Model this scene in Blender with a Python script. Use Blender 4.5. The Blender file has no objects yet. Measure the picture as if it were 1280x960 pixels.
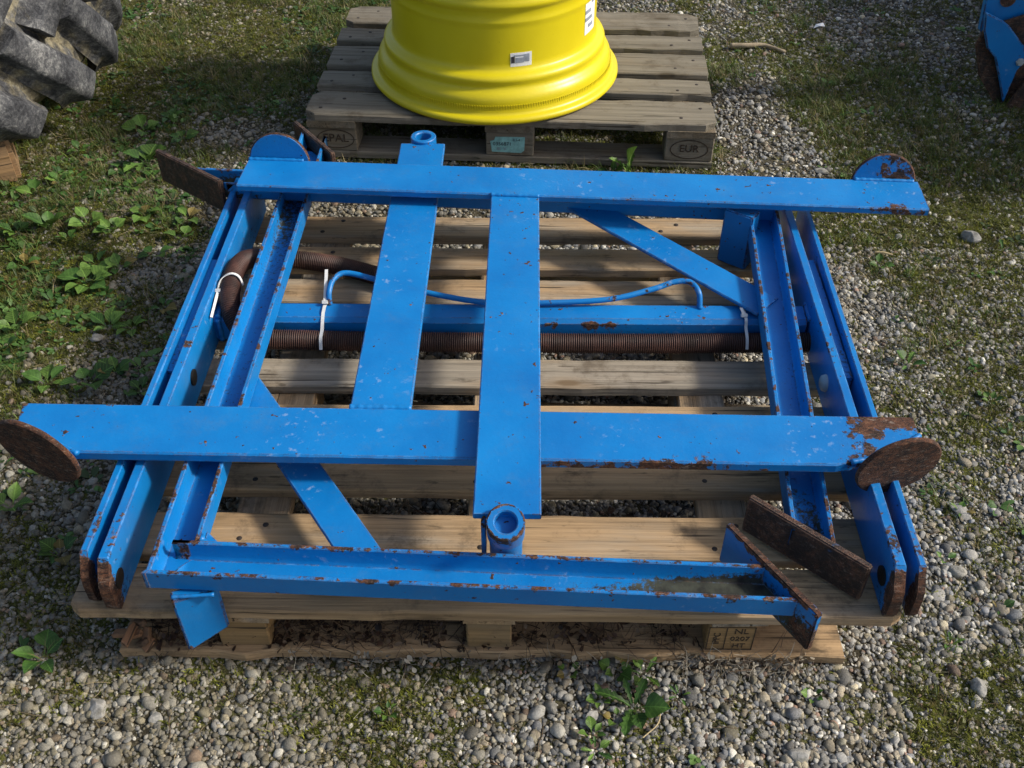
import bpy, bmesh, math, random
import numpy as np
from mathutils import Vector, Matrix, Euler

random.seed(7); rng = np.random.default_rng(11)
scn = bpy.context.scene
C = scn.collection
R = math.radians

# ------------------------------------------------------------------ camera, sky, sun, exposure
cam_d = bpy.data.cameras.new('camera'); cam = bpy.data.objects.new('camera', cam_d); C.objects.link(cam)
cam.location = (0, 0, 1.568)
cam.rotation_euler = (R(90 - 42.0), 0, 0)
cam_d.sensor_width = 36; cam_d.lens = 36.12; cam_d.clip_start = 0.05; cam_d.clip_end = 500
scn.camera = cam
SUN_EL, SUN_AZ = R(38), R(-3)                 # azimuth from +X towards +Y
sun_dir = Vector((math.cos(SUN_EL) * math.cos(SUN_AZ), math.cos(SUN_EL) * math.sin(SUN_AZ), math.sin(SUN_EL)))
w = bpy.data.worlds.new('World'); scn.world = w; w.use_nodes = True
nt = w.node_tree; bg = nt.nodes['Background']
sky = nt.nodes.new('ShaderNodeTexSky'); sky.sky_type = 'NISHITA'; sky.sun_disc = False
sky.sun_elevation = SUN_EL; sky.sun_rotation = math.pi / 2 - SUN_AZ
nt.links.new(sky.outputs[0], bg.inputs[0]); bg.inputs[1].default_value = 0.12; sky.dust_density = 3.0; sky.ozone_density = 0.6
sl = bpy.data.lights.new('sun', 'SUN'); sl.energy = 3.2; sl.angle = R(7.0); sl.color = (1.0, 0.94, 0.84)
so = bpy.data.objects.new('sun', sl); C.objects.link(so); so.rotation_euler = sun_dir.to_track_quat('Z', 'Y').to_euler()
scn.view_settings.view_transform = 'Standard'; scn.view_settings.look = 'None'
scn.view_settings.exposure = 0.50; scn.view_settings.gamma = 1.0

# ------------------------------------------------------------------ node helpers
class NT:
    def __init__(s, name):
        s.m = bpy.data.materials.new(name); s.m.use_nodes = True
        s.t = s.m.node_tree; s.b = s.t.nodes['Principled BSDF']; s.out = s.t.nodes['Material Output']
    def n(s, typ, **kw):
        x = s.t.nodes.new(typ)
        for k, v in kw.items(): setattr(x, k, v)
        return x
    def put(s, sock, v):
        if v is None: return
        if isinstance(v, bpy.types.NodeSocket): s.t.links.new(v, sock)
        else:
            if sock.type == 'RGBA' and len(v) == 3: v = (*v, 1)
            sock.default_value = v
    def noise(s, vec, scale, detail=4, rough=0.6, dist=0.0):
        x = s.n('ShaderNodeTexNoise'); s.put(x.inputs['Vector'], vec)
        x.inputs['Scale'].default_value = scale; x.inputs['Detail'].default_value = detail
        x.inputs['Roughness'].default_value = rough; x.inputs['Distortion'].default_value = dist
        return x.outputs['Fac']
    def voro(s, vec, scale, feature='F1', out='Distance', rnd=1.0):
        x = s.n('ShaderNodeTexVoronoi', feature=feature); s.put(x.inputs['Vector'], vec); x.inputs['Scale'].default_value = scale
        x.inputs['Randomness'].default_value = rnd
        return x.outputs[out]
    def math(s, op, a, b=None, clamp=False):
        x = s.n('ShaderNodeMath', operation=op, use_clamp=clamp); s.put(x.inputs[0], a)
        if b is not None: s.put(x.inputs[1], b)
        return x.outputs[0]
    def step(s, v, lo, hi, a=0.0, b=1.0):
        x = s.n('ShaderNodeMapRange', interpolation_type='SMOOTHSTEP'); s.put(x.inputs['Value'], v)
        x.inputs['From Min'].default_value = lo; x.inputs['From Max'].default_value = hi
        x.inputs['To Min'].default_value = a; x.inputs['To Max'].default_value = b
        return x.outputs['Result']
    def mix(s, f, a, b, mode='MIX'):
        x = s.n('ShaderNodeMix', data_type='RGBA', blend_type=mode); s.put(x.inputs[0], f); s.put(x.inputs[6], a); s.put(x.inputs[7], b)
        return x.outputs[2]
    def ramp(s, v, stops):
        x = s.n('ShaderNodeValToRGB'); s.put(x.inputs[0], v); e = x.color_ramp.elements
        while len(e) < len(stops): e.new(0.5)
        for i, (p, c) in enumerate(stops): e[i].position = p; e[i].color = (*c, 1)
        return x.outputs[0]
    def scale(s, vec, sc, off=None):
        x = s.n('ShaderNodeMapping'); s.put(x.inputs[0], vec); x.inputs['Scale'].default_value = sc
        if off is not None: s.put(x.inputs['Location'], off)
        return x.outputs[0]
    def bump(s, h, dist, strength=1.0, nrm=None):
        x = s.n('ShaderNodeBump'); s.put(x.inputs['Height'], h); x.inputs['Distance'].default_value = dist; x.inputs['Strength'].default_value = strength
        if nrm is not None: s.put(x.inputs['Normal'], nrm)
        return x.outputs[0]
    def pos(s): return s.n('ShaderNodeNewGeometry').outputs['Position']
    def obj(s): return s.n('ShaderNodeTexCoord').outputs['Object']
    def rnd(s): return s.n('ShaderNodeObjectInfo').outputs['Random']
    def attr(s, name, out='Fac', typ='GEOMETRY'):
        x = s.n('ShaderNodeAttribute', attribute_name=name, attribute_type=typ); return x.outputs[out]
    def fin(s, col, rough=0.6, nrm=None, spec=0.5, metal=0.0):
        s.put(s.b.inputs['Base Color'], col); s.put(s.b.inputs['Roughness'], rough)
        s.b.inputs['Specular IOR Level'].default_value = spec; s.put(s.b.inputs['Metallic'], metal)
        if nrm is not None: s.put(s.b.inputs['Normal'], nrm)
        return s.m

def edge_mask(n, rad, lo, hi):
    bv = n.n('ShaderNodeBevel', samples=4); bv.inputs['Radius'].default_value = rad
    ge = n.n('ShaderNodeNewGeometry')
    d = n.n('ShaderNodeVectorMath', operation='DOT_PRODUCT'); n.put(d.inputs[0], bv.outputs[0]); n.put(d.inputs[1], ge.outputs['Normal'])
    return n.step(d.outputs['Value'], hi, lo)

def rust_cols(n, p):
    a = n.noise(p, 42, 8, 0.78); b = n.noise(p, 210, 5, 0.75)
    c = n.ramp(a, [(0.30, (0.010, 0.006, 0.005)), (0.45, (0.034, 0.016, 0.010)), (0.56, (0.095, 0.036, 0.017)), (0.66, (0.16, 0.075, 0.036)), (0.8, (0.24, 0.15, 0.095))])
    c = n.mix(n.step(n.noise(n.scale(p, (45, 130, 190)), 1, 8, 0.8), 0.53, 0.66, 0, 0.8), c, (0.27, 0.21, 0.165))
    c = n.mix(n.step(n.noise(p, 420, 4, 0.75), 0.57, 0.68, 0, 0.7), c, (0.22, 0.13, 0.08))
    c = n.mix(n.step(n.noise(n.scale(p, (70, 220, 260)), 1, 6, 0.75), 0.48, 0.40, 0, 0.85), c, (0.007, 0.005, 0.0045))
    return n.mix(n.step(b, 0.45, 0.36, 0, 0.85), c, (0.008, 0.006, 0.005))

def mat_blue():
    n = NT('blue_paint'); p = n.pos()
    a = n.noise(p, 6, 5, 0.6)
    blue = n.ramp(a, [(0.3, (0.0012, 0.128, 0.39)), (0.7, (0.0025, 0.182, 0.49))])
    # chalky faded blotches, soft scuffs and pale scratches
    f1 = n.math('MULTIPLY', n.step(n.noise(p, 60, 4, 0.62), 0.57, 0.70), n.step(n.noise(p, 4.5, 3), 0.50, 0.66))
    blue = n.mix(n.math('MULTIPLY', f1, 0.7), blue, (0.20, 0.31, 0.50))
    sc = n.noise(n.scale(p, (260, 28, 60)), 1, 2); blue = n.mix(n.step(sc, 0.75, 0.78, 0, 0.22), blue, (0.18, 0.36, 0.62))
    dust = n.noise(p, 17, 6, 0.75); blue = n.mix(n.step(dust, 0.48, 0.80, 0, 0.24), blue, (0.085, 0.15, 0.22))
    # dirt
    at = n.attr('dirt'); dn = n.noise(p, 110, 5, 0.75)
    dm = n.step(n.math('ADD', n.math('MULTIPLY', at, 0.55), dn), 0.70, 0.86)
    dm2 = n.step(n.math('ADD', n.math('MULTIPLY', at, 0.22), n.noise(p, 230, 2, 0.5)), 0.745, 0.80)
    dm = n.math('MAXIMUM', dm, n.math('MULTIPLY', dm2, 0.8))
    col = n.mix(dm, blue, n.ramp(n.noise(p, 35, 3), [(0.35, (0.012, 0.013, 0.010)), (0.65, (0.045, 0.05, 0.035))]))
    # rust: worn edges, chips and whole rusted zones
    em = edge_mask(n, 0.0045, 0.86, 0.985)
    en = n.math('ADD', n.noise(p, 26, 5, 0.7), n.math('MULTIPLY', n.noise(p, 140, 3), 0.35))
    e = n.math('MULTIPLY', em, n.step(en, 0.60, 0.72))
    chip = n.step(n.math('ADD', n.noise(p, 75, 3, 0.5), n.math('MULTIPLY', n.noise(p, 7, 2), 0.30)), 0.855, 0.875)
    zone = n.step(n.math('ADD', n.attr('rust'), n.math('MULTIPLY', n.math('SUBTRACT', n.noise(p, 38, 6, 0.7), 0.5), 1.3)), 0.46, 0.54)
    rm = n.math('MAXIMUM', n.math('MAXIMUM', e, chip), zone, True)
    hi = n.math('MULTIPLY', em, n.step(n.noise(p, 19, 3), 0.42, 0.6, 0, 0.45))
    col = n.mix(hi, col, (0.22, 0.40, 0.62))
    col = n.mix(rm, col, rust_cols(n, p))
    h = n.math('ADD', n.math('MULTIPLY', n.noise(p, 120, 3), 0.25), n.math('MULTIPLY', rm, n.noise(p, 320, 4, 0.7)))
    rg = n.mix(rm, n.mix(dm, n.ramp(n.noise(p, 14, 4), [(0.3, (0.34,) * 3), (0.7, (0.52,) * 3)]), (0.8,) * 3), (0.9,) * 3)
    return n.fin(col, rg, n.bump(h, 0.0022, 0.65), 0.4)

def mat_rust():
    n = NT('rusted_steel'); p = n.pos()
    c = rust_cols(n, p)
    c = n.mix(n.step(n.noise(p, 30, 6, 0.75), 0.42, 0.58, 0, 0.85), c, (0.013, 0.008, 0.007))
    c = n.mix(n.step(n.noise(n.scale(p, (35, 120, 160)), 1, 5, 0.7), 0.57, 0.70, 0, 0.6), c, (0.17, 0.125, 0.095))
    em = edge_mask(n, 0.006, 0.80, 0.97)
    c = n.mix(n.math('MULTIPLY', em, n.step(n.noise(p, 70, 4), 0.38, 0.56, 0, 0.75)), c, (0.20, 0.115, 0.075))
    c = n.mix(n.step(n.noise(p, 15, 3, 0.6), 0.68, 0.72, 0, 0.8), c, (0.02, 0.09, 0.22))
    h = n.math('ADD', n.noise(p, 90, 5, 0.75), n.math('MULTIPLY', n.noise(p, 400, 3), 0.6))
    return n.fin(c, 0.6, n.bump(h, 0.005, 0.9), 0.45)

def mat_wood(name, warm, grey, greyness, dark=0.0):
    n = NT(name); o = n.obj(); r = n.rnd()
    off = n.n('ShaderNodeCombineXYZ'); n.put(off.inputs[0], n.math('MULTIPLY', r, 37.0)); n.put(off.inputs[1], n.math('MULTIPLY', r, 11.0)); n.put(off.inputs[2], n.math('MULTIPLY', r, 23.0))
    v = n.n('ShaderNodeVectorMath', operation='ADD'); n.put(v.inputs[0], o); n.put(v.inputs[1], off.outputs[0]); v = v.outputs[0]
    warp = n.noise(n.scale(v, (1.5, 8, 8)), 1.5, 3)
    rings = n.noise(n.scale(v, (1.3, 55, 55)), 1, 5, 0.65, 0.6)
    fine = n.noise(n.scale(v, (6, 320, 320)), 1, 3, 0.6)
    g = n.math('ADD', n.math('MULTIPLY', rings, 0.65), n.math('MULTIPLY', fine, 0.35))
    cw = n.ramp(g, [(0.30, tuple(c * 0.42 for c in warm)), (0.47, tuple(c * 0.80 for c in warm)), (0.66, tuple(c * 1.22 for c in warm))])
    cg = n.ramp(g, [(0.30, tuple(c * 0.36 for c in grey)), (0.48, tuple(c * 0.80 for c in grey)), (0.68, tuple(c * 1.18 for c in grey))])
    gm = n.math('ADD', n.noise(n.scale(v, (2.2, 9, 9)), 1.2, 4, 0.6), n.math('MULTIPLY', n.math('SUBTRACT', r, 0.5), 0.35))
    c = n.mix(n.step(gm, greyness - 0.17, greyness + 0.17), cg, cw)
    # knots
    kv = n.scale(v, (5.5, 15, 15)); k = n.n('ShaderNodeTexVoronoi'); n.put(k.inputs['Vector'], kv); k.inputs['Scale'].default_value = 1.0
    kn = n.math('ADD', k.outputs['Distance'], n.math('MULTIPLY', n.math('SUBTRACT', warp, 0.5), 0.12))
    sep = n.n('ShaderNodeSeparateColor'); n.put(sep.inputs[0], k.outputs['Color'])
    on = n.step(sep.outputs[0], 0.70, 0.74)
    c = n.mix(n.math('MULTIPLY', on, n.step(kn, 0.20, 0.09, 0, 0.85)), c, tuple(x * 0.25 for x in warm))
    c = n.mix(n.math('MULTIPLY', on, n.math('MULTIPLY', n.step(kn, 0.40, 0.2), 0.35)), c, tuple(x * 0.5 for x in warm))
    # grime, water stains, splits
    c = n.mix(n.step(n.noise(v, 9, 6, 0.75), 0.50, 0.70, 0, 0.68), c, (0.085, 0.062, 0.040))
    c = n.mix(n.step(n.noise(n.scale(v, (14, 60, 60)), 1, 4, 0.6), 0.62, 0.72, 0, 0.6), c, (0.04, 0.03, 0.02))
    c = n.mix(n.step(n.noise(n.scale(v, (2.4, 100, 100)), 1, 2, 0.5), 0.66, 0.70, 0, 0.85), c, (0.035, 0.026, 0.018))
    if dark: c = n.mix(dark, c, (0.075, 0.075, 0.045))
    h = n.math('ADD', n.math('MULTIPLY', rings, 0.6), n.math('MULTIPLY', fine, 0.5))
    return n.fin(c, 0.82, n.bump(h, 0.004, 0.75), 0.25)

def mat_plain(name, col, rough=0.7, var=0.25, sc=40, bump=0.001, spec=0.4, bscale=150):
    n = NT(name); p = n.pos(); a = n.noise(p, sc, 5, 0.65)
    c = n.ramp(a, [(0.3, tuple(x * (1 - var) for x in col)), (0.7, tuple(x * (1 + var) for x in col))])
    return n.fin(c, rough, n.bump(n.noise(p, bscale, 4, 0.7), bump, 0.6), spec)

def mat_stone():
    n = NT('pebble_stone'); o = n.obj(); col = n.attr('col', 'Color', 'INSTANCER')
    a = n.noise(o, 3.2, 5, 0.7)
    c = n.mix(1.0, col, n.ramp(a, [(0.3, (0.62,) * 3), (0.7, (1.22,) * 3)]), 'MULTIPLY')
    c = n.mix(n.step(n.noise(n.pos(), 60, 4, 0.7), 0.55, 0.70, 0, 0.55), c, (0.055, 0.05, 0.03))
    return n.fin(c, 0.62, n.bump(n.noise(o, 9, 4, 0.7), 0.05, 0.35), 0.35)

def mat_bigstone():
    n = NT('grey_stone'); p = n.pos(); r = n.rnd()
    a = n.noise(p, 55, 6, 0.7)
    c = n.ramp(a, [(0.3, (0.13, 0.125, 0.11)), (0.52, (0.27, 0.26, 0.235)), (0.72, (0.44, 0.42, 0.38))])
    c = n.mix(n.step(n.noise(p, 26, 4), 0.55, 0.68, 0, 0.6), c, (0.085, 0.08, 0.035))
    return n.fin(c, 0.8, n.bump(a, 0.004, 0.8), 0.3)

def mat_leaf(name, c0, c1, inst=False):
    n = NT(name); o = n.obj(); p = n.pos()
    c = n.ramp(n.noise(p, 25, 3), [(0.3, c0), (0.7, c1)])
    if inst: c = n.mix(1.0, n.attr('col', 'Color', 'INSTANCER'), n.ramp(n.noise(o, 3, 2), [(0.3, (0.75,) * 3), (0.7, (1.2,) * 3)]), 'MULTIPLY')
    else:
        r = n.rnd(); c = n.mix(n.step(r, 0.25, 1.0, 0, 0.75), c, tuple(x * 0.5 for x in c0))
        sx = n.n('ShaderNodeSeparateXYZ'); n.put(sx.inputs[0], o); ay = n.math('ABSOLUTE', sx.outputs[1])
        c = n.mix(n.step(ay, 0.024, 0.008, 0, 0.6), c, tuple(min(1, x * 1.9) for x in c1))
        sv = n.math('SINE', n.math('MULTIPLY', n.math('SUBTRACT', sx.outputs[0], n.math('MULTIPLY', ay, 0.8)), 46.0)); c = n.mix(n.step(sv, 0.55, 1.0, 0, 0.35), c, tuple(x * 1.5 for x in c1))
        c = n.mix(n.step(n.noise(p, 40, 4, 0.7), 0.48, 0.66, 0, 0.55), c, tuple(x * 0.45 for x in c0))
        c = n.mix(n.step(n.noise(p, 120, 3, 0.6), 0.63, 0.72, 0, 0.6), c, (0.10, 0.085, 0.025))
    n.fin(c, 0.52, n.bump(n.noise(p, 220, 2), 0.001, 0.5), 0.35)
    tr = n.n('ShaderNodeBsdfTranslucent'); n.put(tr.inputs[0], c)
    mx = n.n('ShaderNodeMixShader'); mx.inputs[0].default_value = 0.28
    n.t.links.new(n.b.outputs[0], mx.inputs[1]); n.t.links.new(tr.outputs[0], mx.inputs[2]); n.t.links.new(mx.outputs[0], n.out.inputs[0])
    return n.m

def mat_ground():
    n = NT('gravelly_soil'); p = n.pos()
    big = n.noise(p, 1.7, 5, 0.62); med = n.noise(p, 14, 6, 0.7); fine = n.noise(p, 160, 5, 0.75)
    soil = n.ramp(n.math('ADD', n.math('MULTIPLY', med, 0.5), n.math('MULTIPLY', fine, 0.5)),
                  [(0.33, (0.012, 0.010, 0.007)), (0.47, (0.052, 0.044, 0.027)), (0.58, (0.115, 0.098, 0.062)), (0.70, (0.24, 0.215, 0.16))])
    moss = n.ramp(n.math('ADD', n.math('MULTIPLY', med, 0.4), n.math('MULTIPLY', fine, 0.6)),
                  [(0.35, (0.014, 0.016, 0.004)), (0.50, (0.060, 0.066, 0.013)), (0.66, (0.155, 0.158, 0.032))])
    m = n.math('ADD', n.math('MULTIPLY', n.attr('moss'), 0.75), n.math('MULTIPLY', n.math('SUBTRACT', med, 0.5), 1.5))
    c = n.mix(n.step(m, 0.22, 0.55), soil, moss)
    # fine grit between the built pebbles
    v = n.n('ShaderNodeTexVoronoi'); n.put(v.inputs['Vector'], p); v.inputs['Scale'].default_value = 210
    sp = n.n('ShaderNodeSeparateColor'); n.put(sp.inputs[0], v.outputs['Color'])
    grit = n.math('MULTIPLY', n.step(v.outputs['Distance'], 0.48, 0.30), n.step(sp.outputs[0], 0.52, 0.56))
    gc = n.ramp(sp.outputs[1], [(0.0, (0.09, 0.085, 0.07)), (0.6, (0.22, 0.21, 0.18)), (1.0, (0.40, 0.38, 0.31))])
    c = n.mix(n.math('MULTIPLY', grit, 0.8), c, gc)
    h = n.math('ADD', n.math('ADD', n.math('MULTIPLY', grit, 0.55), n.math('MULTIPLY', fine, 0.7)), n.math('MULTIPLY', med, 0.8))
    return n.fin(c, 0.9, n.bump(h, 0.010, 0.9), 0.2)

def mat_yellow():
    n = NT('yellow_paint'); p = n.pos()
    c = n.ramp(n.noise(p, 5, 4), [(0.3, (0.56, 0.46, 0.006)), (0.7, (0.62, 0.52, 0.010))])
    at = n.attr('dirt')
    d = n.step(n.math('ADD', n.math('MULTIPLY', at, 0.45), n.math('MULTIPLY', n.noise(n.scale(p, (1, 1, 2.5)), 14, 6, 0.72), 0.75)), 0.66, 0.95, 0, 0.75)
    c = n.mix(d, c, (0.13, 0.105, 0.03))
    c = n.mix(n.step(n.noise(p, 95, 3), 0.72, 0.76, 0, 0.5), c, (0.16, 0.12, 0.03))
    rg = n.mix(d, (0.36,) * 3, (0.7,) * 3)
    return n.fin(c, rg, n.bump(n.noise(p, 60, 3), 0.0008, 0.4), 0.45)

def mat_rubber():
    n = NT('dusty_rubber'); p = n.pos()
    a = n.math('ADD', n.math('MULTIPLY', n.noise(p, 10, 6, 0.75), 0.55), n.math('MULTIPLY', n.noise(p, 90, 5, 0.8), 0.45))
    at = n.attr('dirt')
    c = n.ramp(a, [(0.38, (0.014, 0.015, 0.018)), (0.48, (0.055, 0.057, 0.063)), (0.55, (0.12, 0.122, 0.125)), (0.63, (0.30, 0.30, 0.29))])
    tan = n.ramp(a, [(0.38, (0.07, 0.062, 0.045)), (0.50, (0.24, 0.21, 0.135)), (0.66, (0.44, 0.40, 0.29))])
    c = n.mix(n.step(n.math('ADD', at, n.math('MULTIPLY', n.math('SUBTRACT', n.noise(p, 22, 5), 0.5), 1.2)), 0.35, 0.7), c, tan)
    return n.fin(c, 0.8, n.bump(a, 0.012, 0.9), 0.3)

def mat_hose():
    n = NT('brown_ribbed_hose'); p = n.pos()
    c = n.ramp(n.noise(p, 22, 4, 0.6), [(0.3, (0.022, 0.013, 0.011)), (0.55, (0.055, 0.026, 0.020)), (0.75, (0.095, 0.042, 0.030))])
    return n.fin(c, 0.55, None, 0.4)

BLUE = mat_blue(); RUST = mat_rust()
WOOD = mat_wood('pallet_wood', (0.40, 0.268, 0.145), (0.33, 0.285, 0.22), 0.44)
WOODG = mat_wood('weathered_pallet_wood', (0.20, 0.148, 0.090), (0.225, 0.198, 0.155), 0.56, 0.12)
BLOCKW = mat_wood('pressed_block_wood', (0.30, 0.19, 0.085), (0.26, 0.19, 0.11), 0.40)
STONE = mat_stone(); BIGSTONE = mat_bigstone(); GROUND = mat_ground(); YELLOW = mat_yellow(); RUBBER = mat_rubber(); HOSE = mat_hose()
LEAF = mat_leaf('weed_leaf', (0.042, 0.105, 0.020), (0.085, 0.175, 0.034))
LEAFY = mat_leaf('weed_leaf_pale', (0.085, 0.17, 0.028), (0.16, 0.27, 0.05))
LEAFD = mat_leaf('weed_leaf_withered', (0.16, 0.12, 0.03), (0.26, 0.20, 0.06))
BLADE = mat_leaf('grass_blade', (0.05, 0.08, 0.02), (0.09, 0.13, 0.03), True)
NAIL = mat_plain('nail_iron', (0.03, 0.022, 0.018), 0.7)
TIE = mat_plain('white_nylon', (0.62, 0.62, 0.60), 0.4, 0.08)
PIPE = BLUE
PAPER = mat_plain('white_sticker', (0.72, 0.73, 0.74), 0.45, 0.06)
INK = mat_plain('black_print', (0.03, 0.03, 0.04), 0.6)
GREYINK = mat_plain('grey_print', (0.24, 0.27, 0.33), 0.6)
TURQ = mat_plain('turquoise_paper', (0.22, 0.46, 0.46), 0.75, 0.28, 60)
BURN = mat_plain('burnt_stamp', (0.050, 0.034, 0.022), 0.9, 0.7, 160)
ZINC = mat_plain('zinc_bolt', (0.36, 0.38, 0.38), 0.45, 0.2)
STRAW = mat_plain('dry_straw', (0.42, 0.33, 0.18), 0.8)
BARK = mat_plain('dry_stick_bark', (0.30, 0.24, 0.16), 0.85, 0.35)
DEBRIS = mat_leaf('rotten_litter', (0.05, 0.03, 0.02), (0.1, 0.07, 0.04), True)

# ------------------------------------------------------------------ mesh helpers
class MB:
    def __init__(s): s.v = []; s.f = []
    def add(s, vs, fs):
        o = len(s.v); s.v += [tuple(v) for v in vs]; s.f += [tuple(i + o for i in f) for f in fs]; return o
    def sweep(s, prof, p0, p1, up=(0, 0, 1), n=24, cap=True):
        """closed 2-D profile (side, up) swept on a straight line"""
        p0 = Vector(p0); p1 = Vector(p1); d = (p1 - p0).normalized(); up = Vector(up); sd = d.cross(up).normalized(); u2 = sd.cross(d)
        k = len(prof); vs = []
        for i in range(n + 1):
            c = p0.lerp(p1, i / n)
            vs += [c + sd * a + u2 * b for a, b in prof]
        fs = []
        for i in range(n):
            for j in range(k):
                a = i * k + j; b = i * k + (j + 1) % k
                fs.append((a, a + k, b + k, b))
        if cap: fs.append(tuple(range(k))); fs.append(tuple(n * k + j for j in reversed(range(k))))
        s.add(vs, fs)
    def tube(s, pts, rad, seg=10, cap=True):
        pts = [Vector(p) for p in pts]; n = len(pts); rads = rad if hasattr(rad, '__len__') else [rad] * n
        t0 = (pts[1] - pts[0]).normalized(); ref = Vector((0, 0, 1)) if abs(t0.z) < 0.9 else Vector((1, 0, 0))
        x = t0.cross(ref).normalized(); vs = []
        for i, p in enumerate(pts):
            t = (pts[min(i + 1, n - 1)] - pts[max(i - 1, 0)]).normalized()
            x = (x - t * x.dot(t)).normalized(); y = t.cross(x)
            for j in range(seg):
                a = 2 * math.pi * j / seg; vs.append(p + (x * math.cos(a) + y * math.sin(a)) * rads[i])
        fs = [(i * seg + j, i * seg + (j + 1) % seg, (i + 1) * seg + (j + 1) % seg, (i + 1) * seg + j) for i in range(n - 1) for j in range(seg)]
        if cap: fs.append(tuple(reversed(range(seg)))); fs.append(tuple((n - 1) * seg + j for j in range(seg)))
        s.add(vs, fs)
    def lathe(s, prof, seg=48, close=False):
        """profile of (radius, z) turned about Z"""
        k = len(prof); vs = [(r * math.cos(2 * math.pi * i / seg), r * math.sin(2 * math.pi * i / seg), z) for i in range(seg) for r, z in prof]
        fs = []
        for i in range(seg):
            i2 = (i + 1) % seg
            for j in range(k if close else k - 1):
                j2 = (j + 1) % k
                fs.append((i * k + j, i2 * k + j, i2 * k + j2, i * k + j2))
        s.add(vs, fs)
    def prism(s, poly, h0, h1, M=None):
        M = M or Matrix.Identity(4); k = len(poly)
        vs = [M @ Vector((a, b, h0)) for a, b in poly] + [M @ Vector((a, b, h1)) for a, b in poly]
        fs = [tuple(reversed(range(k))), tuple(range(k, 2 * k))] + [(i, (i + 1) % k, k + (i + 1) % k, k + i) for i in range(k)]
        s.add(vs, fs)
    def box(s, x0, x1, y0, y1, z0, z1, M=None):
        s.prism([(x0, y0), (x1, y0), (x1, y1), (x0, y1)], z0, z1, M)
    def mesh(s, name, mat, bevel=0, seg=2, smooth=None, sub=0):
        me = bpy.data.meshes.new(name); me.from_pydata(s.v, [], s.f)
        bm = bmesh.new(); bm.from_mesh(me); bmesh.ops.recalc_face_normals(bm, faces=bm.faces)
        if sub:
            for _ in range(12):
                es = [e for e in bm.edges if e.calc_length() > sub]
                if not es: break
                bmesh.ops.subdivide_edges(bm, edges=es, cuts=1, use_grid_fill=True)
        if bevel:
            es = [e for e in bm.edges if len(e.link_faces) == 2 and e.calc_face_angle() > R(35)]
            bmesh.ops.bevel(bm, geom=es, offset=bevel, segments=seg, affect='EDGES', clamp_overlap=True)
        bm.to_mesh(me); bm.free()
        if smooth is not None:
            me.polygons.foreach_set('use_smooth', [True] * len(me.polygons))
            if smooth < 179: me.set_sharp_from_angle(angle=R(smooth))
        me.materials.append(mat); return me
    def build(s, name, mat, parent=None, loc=None, rot=None, **kw):
        return obj(name, s.mesh(name, mat, **kw), parent, loc, rot)

def obj(name, me, parent=None, loc=None, rot=None, scale=None):
    o = bpy.data.objects.new(name, me); C.objects.link(o)
    if parent: o.parent = parent
    if loc is not None: o.location = loc
    if rot is not None: o.rotation_euler = rot
    if scale is not None: o.scale = scale
    return o
def tag(o, label=None, cat=None, group=None, kind=None):
    if label: o['label'] = label
    if cat: o['category'] = cat
    if group: o['group'] = group
    if kind: o['kind'] = kind
    return o
def thing(name, label, cat, loc=(0, 0, 0), rz=0.0, group=None):
    o = bpy.data.objects.new(name, None); C.objects.link(o); o.location = loc; o.rotation_euler = (0, 0, rz); o.empty_display_size = 0.05
    return tag(o, label, cat, group)
def wear(o, rust=(), dirt=(), mw=None):
    """rust / dirt zones: (centre, radius, strength) in world metres, stored per vertex"""
    me = o.data; n = len(me.vertices); co = np.empty(n * 3); me.vertices.foreach_get('co', co); co = co.reshape(-1, 3)
    off = np.array(mw if mw is not None else (0, 0, 0))
    for nm, zones in (('rust', rust), ('dirt', dirt)):
        v = np.zeros(n)
        for c, r, st in zones:
            d = np.linalg.norm((co + off - np.array(c)) / np.array(r), axis=1); v = np.maximum(v, st * np.clip(1.5 - d, 0, 1))
        a = me.attributes.new(nm, 'FLOAT', 'POINT'); a.data.foreach_set('value', v)
    return o
def flange_rust(o, val):
    """rust line along the top edges of a swept U channel (16 profile points a ring)"""
    a = o.data.attributes['rust']; n = len(o.data.vertices); v = np.empty(n); a.data.foreach_get('value', v); i = np.arange(n) % 16
    v = np.maximum(v, np.where(np.isin(i, (4, 5, 12, 13)), val, np.where(np.isin(i, (3, 6, 11, 14)), val * .8, 0))); a.data.foreach_set('value', v)
def fbm(x, y, sc, oct=4, seed=0):
    out = np.zeros_like(x); amp = 1.0; tot = 0
    for o in range(oct):
        r = np.random.default_rng(seed * 97 + o); T = r.random((64, 64)); X = x * sc * 2 ** o + 13.7 * o; Y = y * sc * 2 ** o + 5.1 * o
        xi = np.floor(X).astype(int); yi = np.floor(Y).astype(int); fx = X - xi; fy = Y - yi; fx = fx * fx * (3 - 2 * fx); fy = fy * fy * (3 - 2 * fy)
        g = lambda a, b: T[a % 64, b % 64]
        out += amp * ((g(xi, yi) * (1 - fx) + g(xi + 1, yi) * fx) * (1 - fy) + (g(xi, yi + 1) * (1 - fx) + g(xi + 1, yi + 1) * fx) * fy); tot += amp; amp *= 0.5
    return out / tot
def sm(v, a, b): t = np.clip((v - a) / (b - a), 0, 1); return t * t * (3 - 2 * t)

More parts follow.
